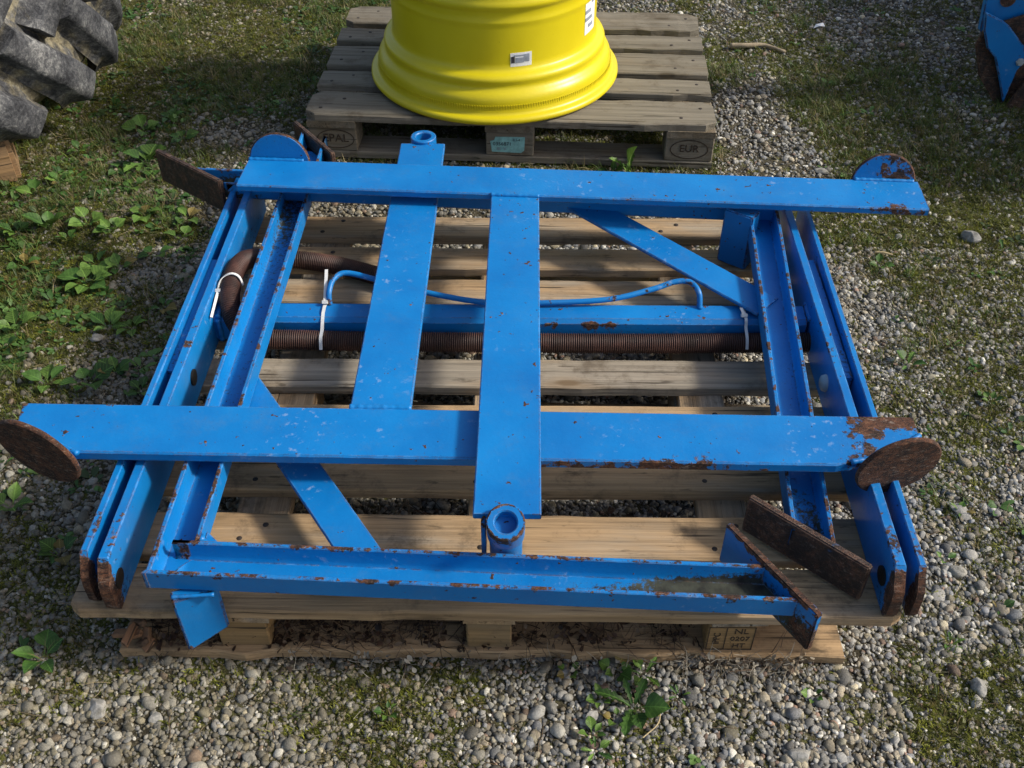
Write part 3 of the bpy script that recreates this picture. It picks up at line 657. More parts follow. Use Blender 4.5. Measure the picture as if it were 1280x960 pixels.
# ------------------------------------------------------------------ tractor tyre on a wooden block
ty = thing('tractor_tyre', 'big dusty grey tractor tyre with deep lugs at the far left', 'tyre', (-2.15, 3.08, .13))
mb = MB(); H = .52
cp = [(.50, .05), (.60, .02), (.72, .0), (.79, .02), (.825, .06), (.840, .12), (.846, .20), (.848, .26), (.846, .32), (.840, .40), (.825, .46), (.79, .50), (.72, .52), (.60, .50), (.50, .47), (.47, .40), (.47, .12)]
mb.lathe(cp, 120, True); ca = mb.build('carcass', RUBBER, ty, smooth=60, loc=(0, 0, 0))
a = ca.data.attributes.new('dirt', 'FLOAT', 'POINT'); a.data.foreach_set('value', [.58] * len(ca.data.vertices))
def lug_mesh(side):
    mb = MB(); n = 16; vs = []; r = random.Random(3 + side); pf = ((-1.75, 0), (-1.22, .30), (-1.0, .78), (-.84, .97), (-.4, 1.02), (.4, 1.02), (.84, .97), (1.0, .78), (1.22, .30), (1.75, 0)); k = len(pf)
    for i in range(n + 1):
        t = i / n; z = (.004 + .27 * t) if side > 0 else (.516 - .27 * t); th = R(-20) * t ** 0.9
        b0 = .775 + .065 * min(1, t * 4) ** .6; top = .872 + .030 * min(1, t * 3) ** .7; hw = .050 - .010 * t
        d = Vector((math.cos(th), math.sin(th), 0)); q = Vector((-d.y, d.x, 0)); w2 = (q + Vector((0, 0, .85 if side > 0 else -.85))).normalized(); c = Vector((0, 0, z))
        vs += [c + d * (b0 + (top - b0) * h + r.gauss(0, .0016)) + w2 * hw * (a + r.gauss(0, .015)) for a, h in pf]
    fs = [(k * i + j, k * i + j + 1, k * i + k + j + 1, k * i + k + j) for i in range(n) for j in range(k - 1)] + [tuple(range(k)), tuple(k * n + j for j in reversed(range(k)))]
    mb.add(vs, fs); me = mb.mesh('lug', RUBBER, smooth=55)
    co = np.empty(len(me.vertices) * 3); me.vertices.foreach_get('co', co); co = co.reshape(-1, 3); rr = np.hypot(co[:, 0], co[:, 1])
    a = me.attributes.new('dirt', 'FLOAT', 'POINT'); a.data.foreach_set('value', np.where(rr > .872, 0.10, .45)); return me
l0, l1 = lug_mesh(1), lug_mesh(-1)
for i in range(21):
    obj('lug', l0, ty, rot=(0, 0, R(-7.5 + i * 360 / 21))); obj('lug', l1, ty, rot=(0, 0, R(-7.5 + (i + .5) * 360 / 21)))
bk = MB(); bk.box(-.16, .09, -.075, .075, 0, .145); o = bk.build('support_block', mat_wood('orange_timber', (.42, .24, .09), (.30, .19, .10), .5), None, (-1.545, 2.665, -.01), (0, 0, R(24)), bevel=.012, sub=.05)
tag(o, 'orange brown timber block propping up the tractor tyre', 'timber')

# ------------------------------------------------------------------ blue steel: profiles
def uprof(wd, h, t, ft):
    c = .0035; f = .006; a = wd / 2
    return [(-a + c, 0), (a - c, 0), (a, c), (a, h - .0015), (a - .0015, h), (a - ft + .0015, h), (a - ft, h - .0015), (a - ft - .001, t + f), (a - ft - f, t), (-a + ft + f, t), (-a + ft + .001, t + f), (-a + ft, h - .0015), (-a + ft - .0015, h), (-a + .0015, h), (-a, h - .0015), (-a, c)]
def fprof(wd, th, c=.002):
    a = wd / 2; return [(-a + c, -th), (a - c, -th), (a, -th + c), (a, -c), (a - c, 0), (-a + c, 0), (-a, -c), (-a, -th + c)]
def plate_obj(name, mat, parent, p0, p1, z0, z1, th, rust=(), dirt=(), cut=0.0):
    """upright plate from p0 to p1 (xy), between heights z0 and z1"""
    p0 = Vector((*p0, 0)); p1 = Vector((*p1, 0)); d = (p1 - p0); L = d.length; d.normalize(); nrm = Vector((-d.y, d.x, 0))
    M = Matrix((( d.x, 0, nrm.x, p0.x), (d.y, 0, nrm.y, p0.y), (0, 1, 0, 0), (0, 0, 0, 1)))
    poly = [(0, z0 + cut), (cut, z0), (L, z0), (L, z1), (0, z1)] if cut else [(0, z0), (L, z0), (L, z1), (0, z1)]
    mb = MB(); mb.prism(poly, 0, th, M)
    o = mb.build(name, mat, parent, bevel=.0025, seg=2, sub=.03); return wear(o, rust, dirt)
WELD = BLUE
def fit_end(o, p_end, axis, p0, nrm, back=0.0):
    """slide the end vertices of a swept bar along its axis on to an oblique plane"""
    ax = Vector(axis).normalized(); n_ = Vector((*nrm, 0)).normalized(); q = Vector((*p0, 0)); e = Vector(p_end)
    for v in o.data.vertices:
        if abs((v.co - e).dot(ax)) < .004:
            t = n_.dot(q - v.co) / n_.dot(ax); v.co += ax * (t - back)
def weld(parent, pts, rad=.006):
    mb = MB(); r = random.Random(len(pts)); fine = []
    for i in range(len(pts) - 1):
        a, b = Vector(pts[i]), Vector(pts[i + 1]); n = max(2, int((b - a).length / .004))
        fine += [a.lerp(b, q / n) for q in range(n)]
    fine.append(Vector(pts[-1])); mb.tube(fine, [rad * (1 + .06 * math.sin(i * 1.7) + r.uniform(-.10, .10)) for i in range(len(fine))], 7)
    o = mb.build('weld_bead', WELD, parent, smooth=180); return wear(o)

# --- frame A: left channel + front channel, opening up
A = thing('corner_frame', 'blue steel channel corner frame along the left and front of the near pallet', 'steel frame')
ZA = .216
U70 = uprof(.070, .042, .007, .008)
mb = MB(); mb.sweep(U70, (-.546, 1.045, ZA), (-.517, 2.45, ZA), n=46)
o = mb.build('side_channel', BLUE, A, smooth=40); ax_ = Vector((.029, 1.405, 0)); fit_end(o, (-.517, 2.45, ZA), ax_, (-.582, 2.487), (.169, .124), .001); fit_end(o, (-.546, 1.045, ZA), -ax_, (-.5835, 1.009), (1, -1), -.004); wear(o, [((-.58, 1.04, .25), .03, .5)], [((-.53, 1.9, .22), (.04, .35, .02), .36), ((-.53, 2.15, .22), (.05, .3, .03), .6), ((-.53, 1.45, .22), (.05, .3, .02), .3)])
mb = MB(); mb.sweep(U70, (-.582, 1.0435, ZA - .0003), (.398, .9915, ZA - .0003), n=36)
o = mb.build('front_channel', BLUE, A, smooth=40); ax_ = Vector((.98, -.052, 0)); fit_end(o, (.398, .9915, ZA), ax_, (.352, 1.102), (.181, .111), .001); fit_end(o, (-.582, 1.0435, ZA), -ax_, (-.5835, 1.009), (1, -1), -.004); wear(o, [((-.585, 1.01, .235), .02, .6)], [((.34, .997, .222), (.24, .023, .018), 1.7), ((.17, 1.004, .222), (.13, .016, .009), .85), ((.38, 1.0, .225), (.03, .03, .03), .8)])
plate_obj('end_plate', BLUE, A, (.352, 1.102), (.463, .921), .172, .264, .013, [((.41, 1.01, .268), (.2, .2, .012), .75), ((.46, .92, .19), (.06, .05, .05), .7)], [((.42, .96, .20), (.08, .08, .04), .8)], 0)
plate_obj('end_plate', RUST, A, (-.582, 2.487), (-.458, 2.318), .175, .264, .013)
mb = MB(); M = Matrix.Identity(4)
mb.sweep(fprof(.066, .008), (-.556, 1.547, .2150), (-.234, 1.055, .2150), n=10); o = mb.build('diagonal_brace', BLUE, A); wear(o)
def foot(parent, x, y, z0, z1, yaw, rust, cut=.0, w1=.078, w2=.034):
    mb = MB(); M = Matrix.Translation((x, y, 0)) @ Matrix.Rotation(yaw, 4, 'Z')
    mb.box(-w1 / 2, w1 / 2, -w2 / 2, w2 / 2, z0, z1, M); o = mb.build('foot', BLUE, parent, bevel=.003, sub=.025); return wear(o, rust)
mb = MB(); d_ = Vector((math.cos(R(22)), math.sin(R(22)), 0)); n_ = Vector((-d_.y, d_.x, 0))
mb.prism([(0, .074), (.074, .108), (.074, ZA - .003), (0, ZA - .003)], 0, .024, Matrix(((d_.x, 0, n_.x, -.543), (d_.y, 0, n_.y, .984), (0, 1, 0, 0), (0, 0, 0, 1))))
o = mb.build('foot', BLUE, A, bevel=.003, sub=.02); wear(o, [((-.55, .99, .19), (.018, .02, .06), .5), ((-.545, .98, .08), .02, .5)])
weld(A, [(-.510, 1.083, .222), (-.510, 1.083, .255)], .007); weld(A, [(-.545, .993, .215), (-.478, .999, .214)], .0035)
mb = MB(); mb.prism([(0, 0), (.03, 0), (0, .03)], 0, .006, Matrix.Translation((-.508, 1.079, .232))); wear(mb.build('gusset', BLUE, A))

# --- frame B: right channel + back channel
B = thing('corner_frame', 'blue steel channel corner frame along the right and back of the near pallet', 'steel frame')
mb = MB(); mb.sweep(U70, (.507, 1.10, .178), (.590, 2.10, .228), n=40)
o = mb.build('side_channel', BLUE, B, smooth=40); ax_ = Vector((.083, 1.0, .05)); fit_end(o, (.507, 1.10, .178), -ax_, (.419, 1.200), (.155, .170), .001); wear(o, [((.51, 1.09, .2), .03, .5)], [((.516, 1.17, .187), (.022, .14, .012), 1.0), ((.55, 1.6, .2), (.02, .12, .02), .6), ((.57, 1.9, .21), (.02, .1, .02), .4)])
mb = MB(); mb.sweep(U70, (-.725, 2.203, .227), (.625, 2.094, .2255), n=36)
o = mb.build('back_channel', BLUE, B, smooth=40); ax_ = Vector((1.35, -.109, 0)); fit_end(o, (-.725, 2.203, .227), -ax_, (-.890, 2.323), (.152, .193), .001); wear(o, [], [((-.68, 2.2, .23), (.1, .06, .03), .9)])
plate_obj('end_plate', RUST, B, (.409, 1.190), (.579, 1.035), .146, .232, .014)
plate_obj('end_plate', RUST, B, (-.899, 2.312), (-.706, 2.160), .190, .277, .014)
mb = MB(); mb.sweep(fprof(.078, .008), (.145, 2.14, .2445), (.548, 1.745, .2215), n=10); o = mb.build('diagonal_brace', BLUE, B); wear(o)
foot(B, .531, 2.025, .140, .284, R(-36), [], w1=.072, w2=.04)

for o in list(A.children) + list(B.children):
    if 'channel' in o.name: flange_rust(o, .47)
# --- T frames with pad discs
def disc_pad(parent, c, nrm_yaw, tilt, rad, rust_face):
    mb = MB(); t = .010
    mb.lathe([(.0002, -t / 2), (rad - .003, -t / 2), (rad, -t / 2 + .003), (rad, t / 2 - .003), (rad - .003, t / 2), (.0002, t / 2)], 56)
    o = mb.build('pad_disc', BLUE, parent, smooth=45)
    # axis Z -> facing direction: local +Z is the contact (rusted) face
    o.rotation_euler = Euler((R(90) + tilt, 0, nrm_yaw), 'XYZ'); o.location = c
    me = o.data; n = len(me.vertices)
    a = me.attributes.new('rust', 'FLOAT', 'POINT'); a.data.foreach_set('value', [rust_face if v.co.z > -t * .4 else (.56 if (v.co.x < rad * .25 and rust_face > 1.55 and c[1] > 2) else 0.12) for v in me.vertices])
    a = me.attributes.new('dirt', 'FLOAT', 'POINT'); a.data.foreach_set('value', [.2] * n); return o
def ring(parent, c, ro, ri, h, tilt, rust=0.0, hd=0.0):
    mb = MB(); mb.lathe([(ri, -h), (ro - .002, -h), (ro, -h + .002), (ro, -.002), (ro - .002, 0), (ri + .002, 0), (ri, -.002)], 40, True)
    o = mb.build('bushing', BLUE, parent, c, (tilt, 0, 0), smooth=35); me = o.data; n = len(me.vertices)
    a = me.attributes.new('rust', 'FLOAT', 'POINT'); a.data.foreach_set('value', [rust if v.co.z > -.004 and math.hypot(v.co.x, v.co.y) > ri + .01 else 0 for v in me.vertices])
    a = me.attributes.new('dirt', 'FLOAT', 'POINT'); a.data.foreach_set('value', [0.0] * n); return o

T2 = thing('support_crossbar', 'blue crossbar with rusty round pads, nearest the camera', 'steel crossbar')
Z2 = .282
mb = MB(); mb.sweep(fprof(.124, .021, .003), (-.898, 1.3165, Z2), (.722, 1.2785, Z2), n=60)
o = mb.build('beam', BLUE, T2); me = o.data
for v in me.vertices:                                # oblique, gnawed left end
    if v.co.y < 1.30 and v.co.x < -.74: v.co.y = max(v.co.y, 1.244 + (-.755 - v.co.x) * .56)
    if v.co.x < -.89 and v.co.y < 1.35: v.co.x += .012
    if v.co.y < 1.29 and v.co.x > .56: v.co.y = max(v.co.y, 1.219 + (v.co.x - .57) * .48)
wear(o, [((.70, 1.325, Z2), (.10, .028, .02), .95), ((.60, 1.24, Z2 - .01), (.06, .03, .03), .55), ((.25, 1.228, Z2 - .012), (.34, .010, .014), .62), ((-.905, 1.33, Z2 - .01), (.016, .09, .05), .9), ((.66, 1.29, Z2), (.05, .012, .02), .7)], [])
mb = MB(); mb.sweep(fprof(.112, .012), (-.2405, 1.372, Z2 - .003), (-.2260, 2.342, Z2 - .003), n=36)
o = mb.build('centre_bar', BLUE, T2); wear(o)
ring(T2, (-.226, 2.366, Z2 + .005), .0325, .0190, .03, 0)
weld(T2, [(-.297, 1.3672, Z2 - .003), (-.184, 1.3650, Z2 - .003)], .0065)
weld(T2, [(-.885, 1.318, Z2), (-.82, 1.281, Z2 + .001), (-.755, 1.246, Z2 + .001)], .005); weld(T2, [(.585, 1.226, Z2 + .001), (.66, 1.244, Z2 + .001), (.722, 1.292, Z2)], .005)
dl = disc_pad(T2, (-.822, 1.246, .289), R(-20), R(8), .081, 1.6); dr = disc_pad(T2, (.660, 1.212, .289), R(11), R(8), .075, 1.6)

T1 = thing('support_crossbar', 'blue crossbar with round pads, farther from the camera', 'steel crossbar')
Z1 = .317
mb = MB(); mb.sweep(fprof(.122, .018, .003), (-.636, 2.140, Z1), (.941, 2.035, Z1), n=60)
o = mb.build('beam', BLUE, T1); wear(o, [((.88, 1.98, Z1 - .008), (.12, .014, .014), .52), ((.2, 2.02, Z1 - .006), (.5, .010, .010), .42)], [])
mb = MB(); mb.sweep(fprof(.110, .012), (.007, 2.040, Z1 - .003), (-.008, 1.082, Z1 - .003), n=36)
o = mb.build('centre_bar', BLUE, T1); wear(o)
weld(T1, [(-.049, 2.040, Z1 - .002), (.062, 2.033, Z1 - .002)], .005)
ring(T1, (-.010, 1.060, Z1 + .003), .0310, .0180, .060, R(24), .56)
mb = MB(); mb.lathe([(.0001, 0), (.0185, 0), (.0185, -.004)], 24); o = mb.build('bushing_core', BLUE, T1, (-.010, 1.0695, Z1 - .016), (R(24), 0, 0)); wear(o)
mb = MB(); mb.box(-.050, -.042, 1.072, 1.10, .225, Z1 - .016); o = mb.build('gusset', BLUE, T1, bevel=.001, sub=.03); wear(o)
mb = MB(); mb.tube([(-.010, 1.078, Z1 - .05), (-.010, 1.09, .2)], .027, 20); o = mb.build('stub_tube', BLUE, T1, smooth=50); wear(o)
weld(T1, [(-.632, 2.198, Z1), (-.50, 2.1895, Z1)], .005); weld(T1, [(.80, 2.104, Z1), (.935, 2.094, Z1)], .005)
disc_pad(T1, (-.560, 2.203, .306), R(180 - 4), R(6), .074, 1.5); disc_pad(T1, (.868, 2.106, .306), R(180 - 4), R(6), .074, 1.6)

# --- long arms (double plates) joined by a tube
AR = thing('arm_frame', 'blue pair of long double plate arms joined by a cross tube on the pallet', 'steel frame')
def arm_plate(x0, x1, y0, y1, th, zt, rustend=1.0, holes=()):
    """upright long plate; (x, y) of its middle line at both ends, chamfered near end"""
    zb = .139; m_ = 6; a_ = th / 2; c_ = .0018; hs = [c_ + (zt - zb - 2 * c_) * i / m_ for i in range(m_ + 1)]
    prof = [(a_, h_) for h_ in hs] + [(a_ - c_, zt - zb), (-a_ + c_, zt - zb)] + [(-a_, h_) for h_ in reversed(hs)] + [(-a_ + c_, 0), (a_ - c_, 0)]
    mb = MB(); mb.sweep(prof, (x0, y0, zb), (x1, y1, zb), n=58, cap=False); k_ = len(prof)
    for o_ in (0, 58 * k_): mb.f += [(o_ + i, o_ + i + 1, o_ + 14 - i, o_ + 15 - i) for i in range(7)] + [(o_ + 15, o_ + 16, o_ + 17, o_)]
    o = mb.build('arm_plate', BLUE, AR)
    ax_ = Vector((x1 - x0, y1 - y0, 0)).normalized(); e_ = Vector((x0, y0, 0))
    for v in o.data.vertices:                       # chamfered near end
        s_ = (v.co - e_).dot(ax_)
        if s_ < .002:
            k_ = max(0.0, (v.co.z - (zt - .042)) / .042) * .030 + max(0.0, (zb + .012 - v.co.z) / .012) * .012; v.co += ax_ * k_
        elif s_ < .030: v.co += ax_ * .010
    return wear(o, [((x0, y0, .20), (.05, .032, .09), rustend), ((x0, y0 + .07, .252), (.03, .07, .012), .45), ((x0 + .01, y0 + .60, .252), (.02, .10, .010), .45)], [((x0, y0, .15), (.05, .09, .05), .4)])
for a_ in ((-.697, -.6755, 1.030, 2.25, .013, .2495), (-.661, -.637, 1.014, 2.25, .018, .2505), (.623, .654, 1.000, 2.135, .018, .2500), (.6585, .700, 1.000, 2.135, .012, .2490)): arm_plate(*a_)
mb = MB(); mb.box(-.0115, .0115, -.19, .19, .15, .229, Matrix.Translation((-.6708, 1.715, 0)) @ Matrix.Rotation(R(-1.05), 4, 'Z')); wear(mb.build('spacer_bar', BLUE, AR, sub=.05), [], [((-.67, 1.55, .23), .1, .4)])
mb = MB(); mb.box(-.0135, .0135, -.20, .20, .15, .229, Matrix.Translation((.6605, 1.705, 0)) @ Matrix.Rotation(R(-1.65), 4, 'Z')); wear(mb.build('spacer_bar', BLUE, AR, sub=.05), [], [((.665, 1.55, .23), .1, .4)])
mb = MB(); t_ = .032; c_ = .009
mb.sweep([(-t_ + c_, -t_), (t_ - c_, -t_), (t_, -t_ + c_), (t_, t_ - c_), (t_ - c_, t_), (-t_ + c_, t_), (-t_, t_ - c_), (-t_, -t_ + c_)], (-.648, 1.752, .1745), (.628, 1.740, .1745), n=50)
o = mb.build('cross_tube', BLUE, AR, smooth=30); wear(o, [((.18, 1.71, .2), (.06, .01, .012), .62), ((.08, 1.71, .2), (.05, .008, .01), .6), ((-.03, 1.74, .207), (.05, .006, .01), .55), ((.28, 1.70, .17), (.3, .02, .02), .35)], [((.2, 1.70, .175), (.5, .02, .03), .45)])
for yy_ in (1.7185, 1.7815): weld(AR, [(-.627, yy_, .150), (-.627, yy_, .205)], .006)
weld(AR, [(-.627, 1.722, .208), (-.627, 1.78, .208)], .006); weld(AR, [(.634, 1.712, .208), (.636, 1.770, .208)], .006)
def catmull(pts, n):
    out = []; P_ = [Vector(p) for p in pts]; P_ = [2 * P_[0] - P_[1]] + P_ + [2 * P_[-1] - P_[-2]]
    for i in range(1, len(P_) - 2):
        a, b, c, d = P_[i - 1:i + 3]
        for q in range(n):
            t = q / n; out.append(.5 * ((2 * b) + (c - a) * t + (2 * a - 5 * b + 4 * c - d) * t * t + (3 * b - a - 3 * c + d) * t ** 3))
    out.append(P_[-2]); return out
pp = [(-.395, 1.770, .205), (-.396, 1.785, .228), (-.388, 1.815, .241), (-.362, 1.832, .245), (-.297, 1.818, .238), (-.19, 1.787, .227), (-.06, 1.764, .217), (.069, 1.763, .216), (.208, 1.770, .220), (.303, 1.790, .232), (.352, 1.803, .242), (.385, 1.800, .244), (.402, 1.775, .235), (.405, 1.756, .205)]
mb = MB(); mb.tube(catmull(pp, 10), .0062, 10); o = mb.build('hydraulic_pipe', PIPE, AR, smooth=180); wear(o, [(p, .03, .46) for p in (pp[2], pp[5], pp[8], pp[11], pp[13], pp[0])])
mb = MB(); mb.lathe([(.0001, .012), (.010, .0115), (.016, .008), (.018, 0)], 20); mb.build('bolt_head', ZINC, AR, (.6285, 1.53, .193), (0, R(-90), 0), smooth=60)
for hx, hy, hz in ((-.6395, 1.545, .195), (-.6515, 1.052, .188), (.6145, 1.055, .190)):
    mb = MB(); mb.tube([(hx - .004 if hx < 0 else hx + .004, hy, hz), (hx + .0012 if hx < 0 else hx - .0022, hy, hz)], .017, 20); mb.build('pin_hole', mat_plain('hole_shade_black', (.006, .005, .004), .6), AR)  # near-black disc stands in for the shade inside each pin hole

# ------------------------------------------------------------------ ribbed hose and cable ties
hp = catmull([(.66, 1.690, .166), (.5, 1.688, .166), (.3, 1.686, .166), (.1, 1.687, .166), (-.1, 1.690, .166), (-.3, 1.692, .167), (-.44, 1.693, .170), (-.53, 1.690, .178), (-.580, 1.705, .198), (-.604, 1.75, .224), (-.609, 1.81, .238), (-.606, 1.87, .238), (-.594, 1.925, .218), (-.560, 1.962, .190), (-.49, 1.978, .176), (-.40, 1.963, .170), (-.30, 1.925, .166), (-.22, 1.89, .160)], 14)
dist = [0]
for i in range(1, len(hp)): dist.append(dist[-1] + (hp[i] - hp[i - 1]).length)
Lh = dist[-1]; step = .0046 / 4; npt = int(Lh / step); pts = []; rad = []; j = 0
for i in range(npt):
    s_ = i * step
    while j < len(dist) - 2 and dist[j + 1] < s_: j += 1
    pts.append(hp[j].lerp(hp[j + 1], (s_ - dist[j]) / max(1e-6, dist[j + 1] - dist[j]))); rad.append(.0205 + (.0017, .0010, -.0014, .0010)[i % 4])
mb = MB(); mb.tube(pts, rad, 14); o = mb.build('ribbed_hose', HOSE, None, smooth=40)
tag(o, 'dark brown ribbed hose looping beneath the blue frames', 'hose')
def tie(label, loop, tail, wdir, wd=.0045):
    t = thing('cable_tie', label, 'cable tie', loop[0], group='white cable ties on the ribbed hose')
    def strap(nm, ps):
        ps = catmull(ps, 6); mb = MB(); vs = []; k = Vector(wdir).normalized()
        for i, p in enumerate(ps):
            tg = (ps[min(i + 1, len(ps) - 1)] - ps[max(i - 1, 0)]).normalized(); s_ = (k - tg * k.dot(tg)).normalized() * wd; u = tg.cross(s_).normalized() * .0009; p = p - Vector(loop[0])
            vs += [p - s_ - u, p + s_ - u, p + s_ + u, p - s_ + u]
        n = len(ps); fs = [(4 * i + j, 4 * i + (j + 1) % 4, 4 * i + 4 + (j + 1) % 4, 4 * i + 4 + j) for i in range(n - 1) for j in range(4)] + [(0, 1, 2, 3), (4 * n - 1, 4 * n - 2, 4 * n - 3, 4 * n - 4)]
        mb.add(vs, fs); return mb.build(nm, TIE, t)
    strap('strap', loop); strap('tail', tail)
    mb = MB(); mb.box(-.0065, .0065, -.0055, .0055, -.004, .004); mb.build('locking_head', TIE, t, Vector(tail[0]) - Vector(loop[0]), (R(-35), 0, 0), bevel=.001)
tie('long white cable tie round the cross tube and hose', [(-.404, 1.781, .200), (-.404, 1.764, .2095), (-.404, 1.735, .210), (-.404, 1.714, .200), (-.404, 1.700, .191), (-.404, 1.676, .188), (-.404, 1.663, .168)], [(-.404, 1.768, .214), (-.405, 1.795, .228), (-.406, 1.825, .240), (-.407, 1.842, .247)], (1, 0, 0), .0034)
tie('white cable tie round the hose bend beside the left arm', [(-.583, 1.800, .236), (-.590, 1.804, .256), (-.606, 1.806, .2625), (-.624, 1.800, .256), (-.632, 1.785, .243), (-.628, 1.770, .230), (-.600, 1.748, .212), (-.575, 1.735, .195)], [(-.631, 1.775, .240), (-.6315, 1.745, .236), (-.633, 1.700, .226)], (.25, 1, 0), .0029)
tie('short white cable tie at the right end of the cross tube', [(.495, 1.762, .207), (.496, 1.742, .2115), (.497, 1.712, .2105), (.497, 1.702, .196), (.497, 1.678, .187), (.497, 1.664, .168)], [(.494, 1.722, .214), (.492, 1.732, .217), (.490, 1.742, .218)], (1, 0, 0), .003)

# ------------------------------------------------------------------ parked blue implement, far right (mostly out of frame), plus an added unseen shade box
IM = thing('parked_implement', 'blue farm implement with rusty share at the far right edge', 'implement', (1.6, 3.1, 0))
def upright_poly(name, mat, pts, y0, y1, parent, rust=(), dirt=(), bevel=.003):
    mb = MB(); M = Matrix(((1, 0, 0, 0), (0, 0, 1, 0), (0, 1, 0, 0), (0, 0, 0, 1))); mb.prism(pts, y0, y1, M)
    o = mb.build(name, mat, parent, bevel=bevel, sub=.05, loc=(-1.6, -3.1, 0)); return wear(o, rust, dirt)
upright_poly('shin_plate', BLUE, [(1.452, .307), (1.514, .280), (1.539, .264), (1.605, .200), (1.63, .150), (1.609, .120), (1.601, .008), (1.571, .072), (1.527, .161), (1.492, .193), (1.464, .252)], 3.10, 3.115, IM)
upright_poly('leg', BLUE, [(1.430, .62), (1.66, .64), (1.64, .36), (1.60, .25), (1.522, .215), (1.475, .225)], 3.15, 3.175, IM)
upright_poly('mouldboard', RUST, [(1.477, .250), (1.462, .195), (1.505, .09), (1.58, .0), (1.74, .0), (1.92, .10), (2.0, .34), (1.9, .42), (1.7, .33)], 3.122, 3.136, IM)
upright_poly('share', RUST, [(1.602, .0), (1.637, .095), (1.74, .11), (1.82, .0)], 3.078, 3.092, IM)
mb = MB(); mb.lathe([(.0001, .010), (.010, .010), (.013, .004), (.013, 0)], 6); mb.build('bolt_head', ZINC, IM, (0.007, -.001, .150), FRONT)
mb = MB(); mb.tube([(-.07, .046, .33), (-.07, .049, .33)], .024, 20); mb.build('pin_hole', RUST, IM)
mb = MB(); mb.box(-.22, 1.5, .0, .12, .60, .72); o = mb.build('frame_beam', BLUE, IM, bevel=.006, sub=.2); wear(o)
mb = MB(); mb.prism([(.88, -.62), (2.3, -.62), (2.3, 2.5), (.88, 2.5)], .30, 1.12); o = mb.build('shade_box', BLUE, IM, bevel=.02, sub=.3); wear(o)  # unseen box added to cast the shadow over the upper right ground
for x_, y_ in ((.98, -.5), (2.2, -.5), (.98, 2.4), (2.2, 2.4)):
    mb = MB(); mb.box(x_ - .04, x_ + .04, y_ - .04, y_ + .04, 0, .63); o = mb.build('shade_box_leg', BLUE, IM, bevel=.004, sub=.2); wear(o)  # added legs carrying the unseen shadow-casting box

# ------------------------------------------------------------------ larger stones
def big_stone(x, y, s, seed, label):
    s *= .82; o = obj('stone', stone_mesh('stone', BIGSTONE, seed, 4, 22, .50), None, (x, y, ground_z(np.array([x]), np.array([y]))[0] + s * .25), (random.uniform(-.2, .2), random.uniform(-.2, .2), random.uniform(0, 6)), (s, s, s))
    tag(o, label, 'stone', 'larger stones lying in the gravel')
for x, y, s, sd, lb_ in ((-.700, .921, .027, 1, 'pale angular stone in the gravel at the bottom left'), (-.597, .905, .015, 2, 'smaller pale stone right of the angular one at the bottom left'),
        (-.756, .923, .014, 3, 'dark stone left of the pale angular one at the bottom left'), (-.600, 1.150, .0, 4, ''),
        (1.248, 2.339, .036, 5, 'flat grey stone in the moss at the right edge'), (.918, 2.676, .026, 6, 'pale stone beyond the far crossbar right end'),
        (.803, .963, .024, 7, 'long pale stone in the gravel at the lower right'), (.131, .905, .022, 8, 'pale stone beside the leafy weed at the bottom'),
        (.468, .836, .026, 9, 'mossy stone at the bottom edge right of the middle'), (-.999, 1.909, .022, 10, 'pale chunky stone left of the blue arms'),
        (.795, 1.158, .019, 12, 'round grey stone right of the near pallet corner'), (.899, 1.36, .026, 13, 'large grey stone in the gravel right of the near pad'), (.45, .945, .015, 15, 'grey stone in front of the near pallet right block')):
    if s > 0: big_stone(x, y, s, sd + 500, lb_)

# ------------------------------------------------------------------ weeds with single leaves
def leaf_mesh(kind, mat):
    mb = MB(); n = 10; vs = []
    for i in range(n + 1):
        t = i / n
        if kind == 'oval': wv = .30 * math.sin(math.pi * min(1, max(0, (t - .18) / .82)) ** .85) + .015
        elif kind == 'round': wv = .40 * math.sin(math.pi * min(1, max(0, (t - .30) / .70)) ** .75) + .014
        else: wv = (.055 + .20 * t) * (1 if t < .8 else (1 - t) / .2 * .9 + .05) * (1.0 if i % 2 else .52) + .008
        z = .42 * t - .44 * t * t; rp = .018 * math.sin(t * 17)
        vs += [(t, -wv, z + wv * .30 + rp), (t, -wv * .5, z + wv * .10), (t, 0, z - .01), (t, wv * .5, z + wv * .10), (t, wv, z + wv * .30 - rp)]
    fs = [(5 * i + j, 5 * i + j + 1, 5 * i + 5 + j + 1, 5 * i + 5 + j) for i in range(n) for j in range(4)]
    mb.add(vs, fs); return mb.mesh('leaf', mat, smooth=180)
LM = {(k_, m_.name): leaf_mesh(k_, m_) for k_ in ('oval', 'round', 'toothed') for m_ in (LEAF, LEAFY, LEAFD)}
def weed(x, y, size, n, kind, label, group, seed, pale=False, up=.35):
    r = random.Random(seed); z = float(ground_z(np.array([x]), np.array([y]))[0])
    t = thing('weed', label, 'weed', (x, y, z + .003), r.uniform(0, 6.28), group)
    for i in range(n):
        a = 2 * math.pi * i / n + r.uniform(-.4, .4); s_ = size * r.uniform(.6, 1.1); e_ = r.uniform(up * .3, up * 1.4)
        m_ = LEAFY if (pale and r.random() < .6) or r.random() < .15 else LEAF
        if r.random() < .07: m_ = LEAFD
        kind_ = kind if r.random() < .8 else r.choice(('oval', 'round'))
        obj('leaf', LM[(kind_, m_.name)], t, (.006 * math.cos(a), .006 * math.sin(a), .004), Euler((r.uniform(-.35, .35), -e_, a)), (s_, s_ * r.uniform(.8, 1.15), s_))
